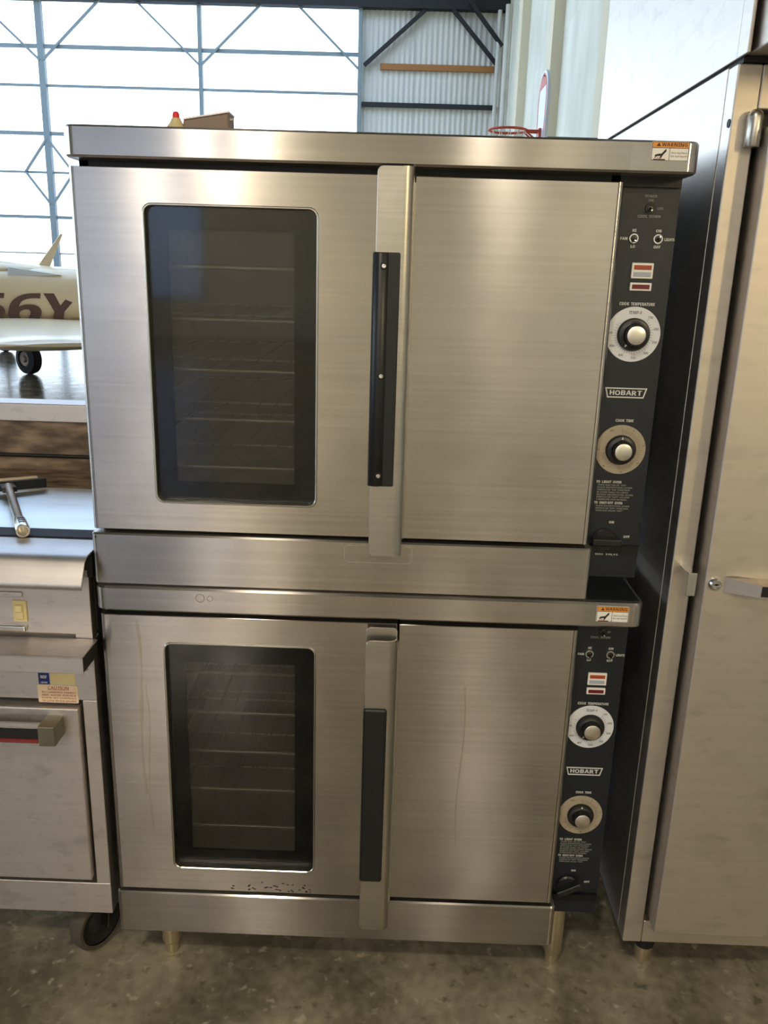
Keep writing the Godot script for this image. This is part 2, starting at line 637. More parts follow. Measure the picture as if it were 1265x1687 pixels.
func hangar() -> void:
	var b := Mb.new()
	b.bx(LX - 0.3, WX + 0.3, -0.3, 0.0, FZ - 0.3, BZ + 0.3)
	struct("floor", "dark stained concrete hangar floor under the ovens", b, M.floor)
	b = Mb.new()
	# roof with two rows of rooflights over the far half
	var cuts := [FZ - 0.3, -19.5, -14.5, -14.0, -9.0, BZ + 0.3]
	for k in [0, 2, 4]:
		b.bx(LX - 0.3, WX + 0.3, CY, CY + 0.3, cuts[k], cuts[k + 1])
	for k in [1, 3]:
		b.bx(1.2, WX + 0.3, CY, CY + 0.3, cuts[k], cuts[k + 1])
		b.bx(LX - 0.3, -22.0, CY, CY + 0.3, cuts[k], cuts[k + 1])
	struct("ceiling", "grey hangar roof with two rows of rooflights over the far half", b, M.ceiling)
	var o4 := struct_root("window_4", "rooflights in the hangar roof")
	for k in [1, 3]:
		for i in 8:
			var x0 := -22.0 + 2.9 * i
			b = Mb.new()
			b.bx(x0 + 0.05, x0 + 2.85, CY + 0.1, CY + 0.11, cuts[k], cuts[k + 1])
			part(o4, "pane", b, M.pane)
			b = Mb.new()
			b.bx(x0 - 0.05, x0 + 0.05, CY + 0.02, CY + 0.2, cuts[k], cuts[k + 1])
			part(o4, "glazing_bar", b, M.frame)
	b = Mb.new()
	b.bx(-90, 60, -0.5, -0.31, -120, FZ - 0.3)
	struct("ground", "pale concrete apron outside the big window wall", b, M.apron)
	b = Mb.new()
	b.bx(LX - 0.3, LX, 0, 1.0, FZ, BZ)
	b.bx(LX - 0.3, LX, 7.5, CY, FZ, BZ)
	b.bx(LX - 0.3, LX, 1.0, 7.5, 12.0, BZ)
	struct("wall_left", "off white wall under and over the long window at the far left of the hangar", b, M.wall)
	var o3 := struct_root("window_3", "long daylit window along the far left side of the hangar")
	for k in 12:
		var z0 := FZ + 2.75 * k
		b = Mb.new()
		b.bx(LX - 0.2, LX - 0.05, 1.0, 7.5, z0 + 2.65, z0 + 2.75)
		part(o3, "post", b, M.frame)
		b = Mb.new()
		b.bx(LX - 0.13, LX - 0.12, 1.0, 7.5, z0, z0 + 2.65)
		part(o3, "pane", b, M.pane)
	# wall behind the camera, with a daylit opening
	b = Mb.new()
	var w := [-12.0, -3.4, 0.7, 4.0]
	b.bx(LX, w[0], 0, CY, BZ, BZ + 0.3)
	b.bx(w[1], WX + 0.3, 0, CY, BZ, BZ + 0.3)
	b.bx(w[0], w[1], 0, w[2], BZ, BZ + 0.3)
	b.bx(w[0], w[1], w[3], CY, BZ, BZ + 0.3)
	struct("wall_front", "off white wall behind the photographer with one window", b, M.wall)
	var o := struct_root("window_2", "wide daylit window in the wall behind the photographer")
	b = Mb.new()
	b.ring(Mb.rrect(w[0], w[2], w[1], w[3], 0.01, 1), Mb.rrect(w[0] + 0.06, w[2] + 0.06, w[1] - 0.06, w[3] - 0.06, 0.01, 1), BZ + 0.1, BZ + 0.16)
	part(o, "window_frame", b, M.frame)
	b = Mb.new()
	b.bx(w[0] + 0.06, w[1] - 0.06, w[2] + 0.06, w[3] - 0.06, BZ + 0.125, BZ + 0.135)
	part(o, "pane", b, M.dusty_pane)
	# right wall with pilasters
	b = Mb.new()
	b.bx(WX, WX + 0.3, 0, CY, FZ - 0.3, BZ + 0.3)
	var wr := struct("wall_right", "tall whitewashed wall with pilasters on the right behind the refrigerator", b, M.wall)
	for k in 9:
		var z := -8.85 + 4.05 * (3 - k) - 4.05 * 0.0
		if z < FZ + 0.1 or z > BZ - 0.5:
			continue
		b = Mb.new()
		b.bx(WX - 0.17, WX + 0.01, 0, CY, z - 0.5, z, 0.008)
		part(wr, "pilaster", b, M.pilaster)
	# far wall: solid right of the glazing, beam across the top
	b = Mb.new()
	b.bx(-0.62, WX + 0.01, 0, CY, FZ - 0.3, FZ - 0.06)
	b.bx(LX, -0.62, 7.75, CY, FZ - 0.3, FZ - 0.06)
	b.bx(LX, -0.62, 0.0, 0.35, FZ - 0.3, FZ - 0.06)
	var wb := struct("wall_back", "far hangar wall of grey corrugated sheets beside the glazing", b, M.sheet)
	var xs := [-0.6, 0.69, 1.98, 2.9]
	var ys := [0.0, 2.6, 5.26, 7.75]
	for i in 3:
		for j in 3:
			b = Mb.new()
			var c := int(round((xs[i + 1] - xs[i]) / 0.13)) * 6
			for k in c:
				var x0: float = lerp(xs[i] + 0.004, xs[i + 1] - 0.004, float(k) / c)
				var x1: float = lerp(xs[i] + 0.004, xs[i + 1] - 0.004, float(k + 1) / c)
				var z0 := FZ - 0.03 + 0.013 * cos(TAU * k / 6.0)
				var z1 := FZ - 0.03 + 0.013 * cos(TAU * (k + 1) / 6.0)
				var na := Vector3(sin(TAU * k / 6.0) * 0.6, 0, 1.0).normalized()
				var nb := Vector3(sin(TAU * (k + 1) / 6.0) * 0.6, 0, 1.0).normalized()
				b.quad(Vector3(x0, ys[j], z0), Vector3(x1, ys[j], z1), Vector3(x1, ys[j + 1], z1), Vector3(x0, ys[j + 1], z0), na, nb, nb, na)
			part(wb, "corrugated_sheet", b, M.sheet)
	b = Mb.new()
	b.bx(-0.55, 2.72, 5.21, 5.31, FZ, FZ + 0.08)
	part(wb, "girt", b, M.dark_frame)
	b = Mb.new()
	b.bx(-0.12, 2.62, 6.03, 6.17, FZ, FZ + 0.06, 0.01)
	part(wb, "wooden_plank", b, M.wood, "bare wooden plank across the sheets")
	b = Mb.new()
	b.bx(LX, WX, 7.32, 7.75, FZ - 0.05, FZ + 0.22)
	part(wb, "beam", b, M.dark_frame)
	for q in [[-0.5, 6.1, 1.02, 7.4, 0.11, 0.12], [1.45, 7.45, 2.7, 6.15, 0.12, 0.14], [1.95, 7.45, 2.75, 6.55, 0.12, 0.3]]:
		b = Mb.new()
		b.bar(Vector3(q[0], q[1], FZ + q[5]), Vector3(q[2], q[3], FZ + q[5]), q[4], 0.08)
		part(wb, "brace", b, M.dark_frame)
	for q in [[2.66, 0.05, 0.3], [2.8, 0.06, 0.75]]:
		b = Mb.new()
		b.tube([Vector3(q[0], 0, FZ + q[2]), Vector3(q[0], 7.3, FZ + q[2])], q[1], 12)
		part(wb, "downpipe", b, M.sheet)


func window_far() -> void:
	var o := struct_root("window_1", "huge bright window wall of steel glazing bars across the far end of the hangar")
	var posts := [-0.61, -4.45, -8.3, -12.15, -16.0, -19.85, -23.7]
	var bars := [0.35, 1.56, 2.44, 3.5, 4.4, 5.48, 6.34, 7.4]
	var thick := [0.06, 0.035, 0.075, 0.05, 0.085, 0.055, 0.085]
	for i in posts.size():
		var b := Mb.new()
		var w := 0.09 if i != 2 else 0.15
		b.bx(posts[i] - w / 2, posts[i] + w / 2, 0.0, 7.35, FZ - 0.02, FZ + 0.12)
		if i:
			b.bx(posts[i] - 0.15, posts[i] + 0.15, 0.0, 0.05, FZ - 0.02, FZ + 0.2)
		part(o, "post", b, M.frame)
	for i in posts.size() - 1:
		for j in bars.size() - 1:
			var b := Mb.new()
			b.bx(posts[i + 1] + 0.05, posts[i] - 0.05, bars[j] - thick[j] / 2, bars[j] + thick[j] / 2, FZ, FZ + 0.07)
			part(o, "glazing_bar", b, M.frame)
			b = Mb.new()
			b.bx(posts[i + 1], posts[i], bars[j], bars[j + 1], FZ - 0.035, FZ - 0.025)
			part(o, "pane", b, M.pane)
		for s in [0, 1]:
			var x: float = posts[i + s]
			var d := -1.0 if s == 0 else 1.0
			for q in [[0.03, 6.02, 1.5, 7.36], [0.03, 4.25, 0.6, 3.5], [0.6, 3.5, 0.03, 2.75]]:
				if i == 0 and q[1] < 6.0:
					continue
				var b := Mb.new()
				b.bar(Vector3(x + d * q[0], q[1], FZ + 0.1), Vector3(x + d * q[2], q[3], FZ + 0.1), 0.065, 0.05)
				part(o, "brace", b, M.frame)


func airplane() -> void:
	var base := Vector3(-4.72, 0, -11.03)
	var o := thing("airplane", "cream light airplane with brown registration letters parked inside the hangar", "airplane", base)
	o.rotation_degrees.y = 30.0
	var T := Transform3D(Basis.IDENTITY, base)   # parts are laid out from the airplane's own base
	var b := Mb.new()
	b.xf = T
	# fuselage: nose at -x
	var loops := []
	for s in [[-2.75, 0.9, 0.1, 0.1], [-2.6, 0.9, 0.28, 0.25], [-2.1, 0.9, 0.42, 0.38], [-1.2, 0.93, 0.5, 0.45], [-0.2, 0.93, 0.52, 0.43], [0.8, 0.95, 0.48, 0.39], [1.8, 0.99, 0.36, 0.31], [3.0, 1.04, 0.23, 0.2], [4.2, 1.08, 0.12, 0.1]]:
		var l := []
		for k in 28:
			var t := TAU * k / 28
			var cy := cos(t)
			var sy := sin(t)
			l.append(Vector3(s[0], s[1] + s[3] * signf(sy) * pow(absf(sy), 0.75), s[2] * signf(cy) * pow(absf(cy), 0.75)))
		loops.append(l)
	b.loft(loops)
	var fus := part(o, "fuselage", b, M.plane)
	b = Mb.new()
	b.xf = T
	loops = []
	for s in [[-2.3, 0.02, 0.12], [-1.8, 0.2, 0.4], [-1.0, 0.2, 0.42], [-0.2, 0.1, 0.36], [0.5, 0.02, 0.1]]:
		var l := []
		for k in 20:
			var t := TAU * k / 20
			l.append(Vector3(s[0], 1.3 + (s[1] if sin(t) > 0 else 0.1) * sin(t), s[2] * cos(t)))
		loops.append(l)
	b.loft(loops)
	var cb := part(o, "cabin_roof", b, M.plane)
	for q in [[-1.75, -1.15], [-1.1, -0.5]]:
		b = Mb.new()
		b.xf = T * Transform3D(Basis.IDENTITY, Vector3(0, 1.2, 0.0))
		b.prism(PackedVector2Array([Vector2(q[0], -0.05), Vector2(q[1], -0.05), Vector2(q[1] - 0.1, 0.16), Vector2(q[0] + 0.1, 0.16)]), 0.3, 0.46, 0.01)
		part(cb, "cabin_window", b, M.dial_white)
	b = Mb.new()
	b.xf = T * Transform3D(Basis.IDENTITY, Vector3(0, 1.2, 0.0))
	b.prism(PackedVector2Array([Vector2(-0.42, 0.0), Vector2(0.3, 0.04), Vector2(-0.38, 0.14)]), 0.2, 0.44, 0.01)
	part(cb, "cabin_window", b, M.dial_white)
	# wing halves
	for sg in [1.0, -1.0]:
		b = Mb.new()
		b.xf = T
		loops = []
		for s in [[0.3, -1.15, 1.0, 0.2, 0.56], [3.7, -1.05, 0.95, 0.19, 0.6], [4.05, -0.95, 0.85, 0.12, 0.61], [4.14, -0.7, 0.7, 0.04, 0.615]]:
			var l := []
			for k in 24:
				var t := TAU * k / 24
				var x := 0.5 - 0.5 * cos(t)
				var y := 0.5 * sin(t) * (1.25 - 0.8 * x)
				l.append(Vector3(lerpf(s[1], s[2], x), s[4] + y * s[3] + (0.0 if sg > 0.0 else 0.11 * s[0]), s[0] * sg))
			loops.append(l)
		b.loft(loops)
		part(o, "wing", b, M.plane)
		b = Mb.new()
		b.xf = T
		b.tube([Vector3(-0.35, 0.6, 1.5 * sg), Vector3(-0.35, 0.36, 1.5 * sg)], 0.035, 10)
		part(o, "landing_gear_leg", b, M.chrome)
		b = Mb.new()
		b.xf = T * Transform3D(Basis.IDENTITY, Vector3(-0.35, 0.2, 1.5 * sg)) * Transform3D(Basis(Vector3.UP, deg_to_rad(-62.0)), Vector3.ZERO)
		b.lathe([Vector2(0.0, -0.07), Vector2(0.12, -0.075), Vector2(0.19, -0.06), Vector2(0.205, 0), Vector2(0.19, 0.06), Vector2(0.12, 0.075), Vector2(0.1, 0.05), Vector2(0.0, 0.05)], 32)
		var wh := part(o, "wheel", b, M.rubber)
		b = Mb.new()
		b.xf = T * Transform3D(Basis.IDENTITY, Vector3(-0.35, 0.2, 1.5 * sg)) * Transform3D(Basis(Vector3.UP, deg_to_rad(-62.0)), Vector3.ZERO)
		b.lathe([Vector2(0.1, 0.052), Vector2(0.09, 0.07), Vector2(0.05, 0.06), Vector2(0.03, 0.085), Vector2(0, 0.085)], 24)
		part(wh, "hub", b, M.rust)
		b = Mb.new()
		b.xf = T
		b.bx(-0.95, -0.9, 0.45, 0.62, 1.3 * sg, 1.35 * sg)
		part(o, "gear_door", b, M.plane)
	b = Mb.new()
	b.xf = T * Transform3D(Basis(Vector3.UP, PI / 2), Vector3(-2.1, 0.2, 0))
	b.xf = T * Transform3D(Basis.IDENTITY, Vector3(-2.1, 0.18, 0))
	b.lathe([Vector2(0.0, -0.06), Vector2(0.17, -0.055), Vector2(0.185, 0), Vector2(0.17, 0.055), Vector2(0.0, 0.06)], 28)
	part(o, "nose_wheel", b, M.rubber)
	b = Mb.new()
	b.xf = T
	b.tube([Vector3(-2.1, 0.2, 0.08), Vector3(-2.15, 0.7, 0.0)], 0.03, 10)
	part(o, "nose_strut", b, M.chrome)
	b = Mb.new()
	b.xf = T
	b.prism(PackedVector2Array([Vector2(3.2, 1.1), Vector2(4.3, 1.1), Vector2(4.75, 2.3), Vector2(4.2, 2.35)]), -0.04, 0.04, 0.015, true)
	part(o, "tail_fin", b, M.plane)
	b = Mb.new()
	b.xf = T * Transform3D(Basis(Vector3.RIGHT, PI / 2), Vector3(0, 1.1, 0))
	b.prism(PackedVector2Array([Vector2(3.5, -1.5), Vector2(4.2, -1.5), Vector2(4.3, 1.5), Vector2(3.6, 1.5)]), -0.03, 0.03, 0.01, true)
	part(o, "stabilizer", b, M.plane)
	b = Mb.new()
	b.xf = T
	b.lathe([Vector2(0, 0)], 4)
	# antenna blade on the roof
	b = Mb.new()
	b.xf = T
	b.prism(PackedVector2Array([Vector2(0.02, 1.32), Vector2(0.2, 1.32), Vector2(0.42, 1.8), Vector2(0.39, 1.81)]), -0.012, 0.012, 0.004, true)
	part(o, "antenna", b, M.plane)
	# registration on both sides, set on the curved flank
	b = Mb.new()
	b.xf = T * Transform3D(Basis(Vector3.UP, deg_to_rad(4)), Vector3(-0.2, 0.78, 0.508))
	b.text("56Y", Vector3(0, 0, 0), 0.42, 1.36, bold, 0.05, 0.2)
	part(fus, "registration_letters", b, M.plane_brown)
	b = Mb.new()
	b.xf = T * Transform3D(Basis(Vector3.UP, deg_to_rad(6)), Vector3(1.05, 0.8, 0.44))
	b.prism(PackedVector2Array([Vector2(-0.45, 0.0), Vector2(0.9, 0.06), Vector2(0.9, 0.14), Vector2(-0.38, 0.1)]), -0.03, 0.012)
	part(fus, "stripe", b, M.plane_brown)
	b = Mb.new()
	b.xf = T * Transform3D(Basis(Vector3.UP, deg_to_rad(6)), Vector3(1.05, 0.8, 0.44))
	b.prism(PackedVector2Array([Vector2(-0.5, -0.13), Vector2(0.9, -0.02), Vector2(0.9, 0.05), Vector2(-0.45, -0.01)]), -0.03, 0.012)
	part(fus, "stripe", b, M.plane_yellow)
	b = Mb.new()
	b.xf = T
	for k in 2:
		var a := PI / 2 + PI * k
		b.bar(Vector3(-2.76, 0.9, 0), Vector3(-2.76, 0.9 + 0.85 * sin(a + 0.5), 0.85 * cos(a + 0.5)), 0.03, 0.12, 0.01)
	part(o, "propeller", b, M.chrome)


func hoop() -> void:
	var o := thing("basketball_hoop", "orange basketball rim on a white rounded backboard fixed to the right wall", "hoop", Vector3(2.03, 2.6, -8.52))
	var b := Mb.new()
	b.xf = Transform3D(Basis(Vector3.UP, -PI / 2), Vector3(2.03, 0, -8.52))
	var p := PackedVector2Array([Vector2(-0.26, 2.62), Vector2(0.26, 2.62)])
	for i in 17:
		var a := PI * i / 16
		p.append(Vector2(0.31 * cos(a), 3.24 + 0.31 * sin(a)))
	b.prism(p, -0.02, 0.02, 0.006, true)
	var bd := part(o, "backboard", b, M.board)
	b = Mb.new()
	b.xf = Transform3D(Basis(Vector3.UP, -PI / 2), Vector3(2.03, 0, -8.52))
	var pin := Mb.inset(p, 0.06)
	b.ring(Mb.inset(p, 0.03), pin, 0.018, 0.023)
	b.prism(PackedVector2Array([Vector2(-0.2, 3.38), Vector2(0.2, 3.38), Vector2(0.13, 3.47), Vector2(0, 3.51), Vector2(-0.13, 3.47)]), 0.018, 0.023)
	part(bd, "border_line", b, M.hoop_red)
	b = Mb.new()
	var ring := []
	for i in 32:
		var t := TAU * i / 32
		ring.append(Vector3(1.66 + 0.205 * cos(t), 2.95, -8.52 + 0.205 * sin(t)))
	b.tube(ring, 0.013, 8, true)
	part(o, "rim", b, M.hoop_red)
	b = Mb.new()
	for s in [-1, 1]:
		b.bar(Vector3(1.85, 2.945, -8.52 + 0.06 * s), Vector3(2.01, 2.945, -8.52 + 0.06 * s), 0.02, 0.02)
		b.bar(Vector3(1.85, 2.935, -8.52 + 0.06 * s), Vector3(2.01, 2.82, -8.52 + 0.06 * s), 0.015, 0.015)
	b.bx(1.985, 2.008, 2.8, 2.97, -8.6, -8.44)
	part(o, "rim_bracket", b, M.hoop_red)
	b = Mb.new()
	var loops := 12
	for i in loops:
		var t := TAU * i / loops
		var u := TAU * (i + 0.5) / loops
		var w := TAU * (i + 1.0) / loops
		var a := Vector3(1.66 + 0.2 * cos(t), 2.94, -8.52 + 0.2 * sin(t))
		var c := Vector3(1.66 + 0.15 * cos(u), 2.78, -8.52 + 0.15 * sin(u))
		var d := Vector3(1.66 + 0.2 * cos(w), 2.94, -8.52 + 0.2 * sin(w))
		b.tube([a, c], 0.004, 5)
		b.tube([d, c], 0.004, 5)
		b.tube([c, Vector3(1.66 + 0.11 * cos(t), 2.6, -8.52 + 0.11 * sin(t))], 0.004, 5)
	part(o, "net", b, M.white, "", "stuff")
	b = Mb.new()
	for s in [-1, 1]:
		for y in [2.65, 2.85]:
			b.bar(Vector3(2.05, y, -8.52 + 0.2 * s), Vector3(WX - 0.002, y, -8.52 + 0.2 * s), 0.04, 0.04)
	part(o, "wall_bracket", b, M.frame)


# ---------------------------------------------------------------- ovens
func letter(o: Node3D, lines: Array, m: Material, z: float, called := "lettering") -> void:
	var b := Mb.new()
	for l in lines:
		b.text(l[0], Vector3(l[1], l[2], z), l[3], l[4] if l.size() > 4 else 0.0, bold)
	part(o, called, b, m)

func sticker(o: Node3D, x0: float, y0: float, x1: float, y1: float, z: float) -> void:
	var b := Mb.new()
	b.prism(Mb.rrect(x0, y0, x1, y1, 0.0025, 3), z - 0.0004, z + 0.0006)
	var st := part(o, "warning_sticker", b, M.white, "small white and orange warning sticker")
	var W := x1 - x0
	var H := y1 - y0
	var ym := y1 - H * 0.33
	b = Mb.new()
	b.prism(PackedVector2Array([Vector2(x0 + 0.0012, ym), Vector2(x1 - 0.0012, ym), Vector2(x1 - 0.0012, y1 - 0.0012), Vector2(x0 + 0.0012, y1 - 0.0012)]), z + 0.0004, z + 0.0009)
	part(st, "orange_header", b, M.orange)
	b = Mb.new()
	b.ring(Mb.rrect(x0 + 0.0006, y0 + 0.0006, x1 - 0.0006, y1 - 0.0006, 0.002, 3), Mb.rrect(x0 + 0.0013, y0 + 0.0013, x1 - 0.0013, y1 - 0.0013, 0.0015, 3), z + 0.0004, z + 0.0011)
	b.bx(x0 + W * 0.48, x0 + W * 0.49, y0 + 0.001, ym, z + 0.0004, z + 0.0011)
	b.bx(x0 + 0.001, x1 - 0.001, ym - 0.0003, ym + 0.0003, z + 0.0004, z + 0.0012)
	# hand reaching down over a hot surface
	var s := W * 0.48
	var hand := PackedVector2Array()
	for q in [[0.2, 0.5], [0.12, 0.42], [0.22, 0.4], [0.13, 0.28], [0.2, 0.25], [0.3, 0.38], [0.52, 0.4], [0.5, 0.22], [0.57, 0.2], [0.66, 0.42], [0.76, 0.6], [0.9, 0.78], [0.86, 0.98], [0.72, 0.78], [0.6, 0.6], [0.34, 0.56]]:
		hand.append(Vector2(x0 + s * (0.08 + 0.84 * q[0]), y0 + (ym - y0) * q[1] * 0.95))
	b.prism(hand, z + 0.0004, z + 0.0011)
	b.bx(x0 + s * 0.14, x0 + s * 0.8, y0 + H * 0.05, y0 + H * 0.085, z + 0.0004, z + 0.0011)
	part(st, "pictogram", b, M.ink)
	b = Mb.new()
	b.bx(x0 + s * 0.14, x0 + s * 0.8, y0 + H * 0.09, y0 + H * 0.105, z + 0.0004, z + 0.0011)
	for k in 3:
		b.bx(x0 + s * (0.34 + 0.1 * k), x0 + s * (0.37 + 0.1 * k), y0 + H * 0.12, y0 + H * 0.2, z + 0.0004, z + 0.0011)
	part(st, "heat_mark", b, M.red_ink)
	b = Mb.new()
	var tx := x0 + W * 0.18
	var ty := (ym + y1) / 2
	b.prism(PackedVector2Array([Vector2(tx - W * 0.06, ty - H * 0.09), Vector2(tx + W * 0.06, ty - H * 0.09), Vector2(tx, ty + H * 0.1)]), z + 0.0008, z + 0.0013)
	b.text("WARNING", Vector3(x0 + W * 0.6, ty, z + 0.001), H * 0.18, W * 0.68, bold)
	part(st, "lettering", b, M.brown_ink)
	b = Mb.new()
	b.text("Hot surface", Vector3(x0 + W * 0.74, y0 + H * 0.43, z + 0.0008), H * 0.1, W * 0.42, plain)
	b.text("Do not touch", Vector3(x0 + W * 0.74, y0 + H * 0.26, z + 0.0008), H * 0.1, W * 0.42, plain)
	part(st, "lettering", b, M.ink_grey)

func at_z(x: float, y: float, z: float) -> Transform3D:
	return Transform3D(Basis.IDENTITY, Vector3(x, y, z))

func dial(o: Node3D, x: float, y: float, z: float, r: float, plate: Material, timer: bool) -> void:
	var b := Mb.new()
	b.xf = at_z(x, y, z)
	b.lathe([Vector2(r, -0.001), Vector2(r, 0.0012), Vector2(r - 0.0006, 0.0018), Vector2(0, 0.0018)], 64)
	var d := part(o, "dial_plate", b, plate)
	b = Mb.new()
	if timer:
		for k in 44:
			var a := deg_to_rad(90.0 - 6.0 * k)
			var r0 := 0.66 if k % 5 else 0.62
			var r1 := 0.8 if k % 5 else 0.86
			b.bar(Vector3(x + cos(a) * r * r0, y + sin(a) * r * r0, z + 0.0019), Vector3(x + cos(a) * r * r1, y + sin(a) * r * r1, z + 0.0019), 0.0005, 0.0004)
		for k in 6:
			var a := deg_to_rad(60.0 - 48.0 * k)
			b.text(str(k * 10 + 5), Vector3(x + cos(a) * r * 0.91, y + sin(a) * r * 0.91, z + 0.002), 0.003, 0.0, plain)
		b.text("OFF", Vector3(x - r * 0.42, y + r * 0.76, z + 0.002), 0.0032, 0.0, plain)
	else:
		var nums := ["150", "200", "250", "300", "350", "400", "450", "500"]
		for k in 34:
			var a := deg_to_rad(48.0 - 264.0 * k / 33.0 + 0.0)
			var r1 := 0.76 if k % 4 == 0 else 0.71
			b.bar(Vector3(x + cos(a) * r * 0.63, y + sin(a) * r * 0.63, z + 0.0019), Vector3(x + cos(a) * r * r1, y + sin(a) * r * r1, z + 0.0019), 0.0005, 0.0004)
		for k in nums.size():
			var a := deg_to_rad(48.0 - 264.0 * k / 8.0)
			b.text(nums[k], Vector3(x + cos(a) * r * 0.85, y + sin(a) * r * 0.85, z + 0.002), 0.004, 0.0, plain)
		b.text("TEMP-F", Vector3(x, y + r * 0.79, z + 0.002), 0.0055, 0.023, plain)
	part(d, "scale_marks", b, M.ink if not timer else M.brown_ink)
	b = Mb.new()
	var k0 := r * 0.6
	b.xf = at_z(x, y, z)
	b.lathe([Vector2(k0, 0.0019), Vector2(k0, 0.006), Vector2(k0 - 0.002, 0.0085), Vector2(k0 * 0.7, 0.0095), Vector2(k0 * 0.66, 0.0105), Vector2(k0 * 0.61, 0.0225), Vector2(k0 * 0.59, 0.0235), Vector2(0, 0.0235)], 48)
	for k in 24:
		var a := TAU * k / 24
		b.xf = at_z(x, y, z) * Transform3D(Basis(Vector3(0, 0, 1), a), Vector3.ZERO)
		b.bx(k0 * 0.6, k0 * 0.66, -0.0008, 0.0008, 0.011, 0.022)
	var kn := part(o, "knob", b, M.black)
	b = Mb.new()
	b.xf = at_z(x, y, z)
	b.lathe([Vector2(k0 * 0.56, 0.0236), Vector2(k0 * 0.56, 0.0246), Vector2(k0 * 0.53, 0.0251), Vector2(0, 0.0245)], 40)
	part(kn, "knob_cap", b, M.cap, "shiny aluminium cap")
	b = Mb.new()
	var pa := deg_to_rad(90.0 if timer else 236.0)
	b.xf = at_z(x + cos(pa) * k0 * 0.82, y + sin(pa) * k0 * 0.82, z + 0.0088) * Transform3D(Basis(Vector3(0, 0, 1), pa - PI / 2), Vector3.ZERO)
	b.prism(PackedVector2Array([Vector2(-0.002, -0.002), Vector2(0.002, -0.002), Vector2(0, 0.003)]), -0.0005, 0.0006)
	part(kn, "pointer", b, M.print)

func toggle(o: Node3D, x: float, y: float, z: float, nut: Material, tilt: float) -> void:
	var b := Mb.new()
	b.xf = at_z(x, y, z)
	b.lathe([Vector2(0.0084, 0.0), Vector2(0.0084, 0.0016), Vector2(0.0078, 0.0022), Vector2(0.0058, 0.0022), Vector2(0.0055, 0.0008)], 24)
	var s := part(o, "toggle_switch", b, nut)
	b = Mb.new()
	b.xf = at_z(x, y, z)
	b.lathe([Vector2(0.0058, 0.0006), Vector2(0.005, 0.002), Vector2(0.0, 0.003)], 20)
	b.tube([Vector3(0, 0, 0.002), Vector3(0, tilt * 0.6, 0.011)], 0.0019, 10)
	part(s, "lever", b, M.black)
	b = Mb.new()
	b.xf = at_z(x, y + tilt * 0.62, z + 0.0112)
	b.lathe([Vector2(0.0021, -0.002), Vector2(0.0024, 0.0), Vector2(0.0015, 0.0017), Vector2(0, 0.002)], 12)
	part(s, "lever_tip", b, M.chrome)

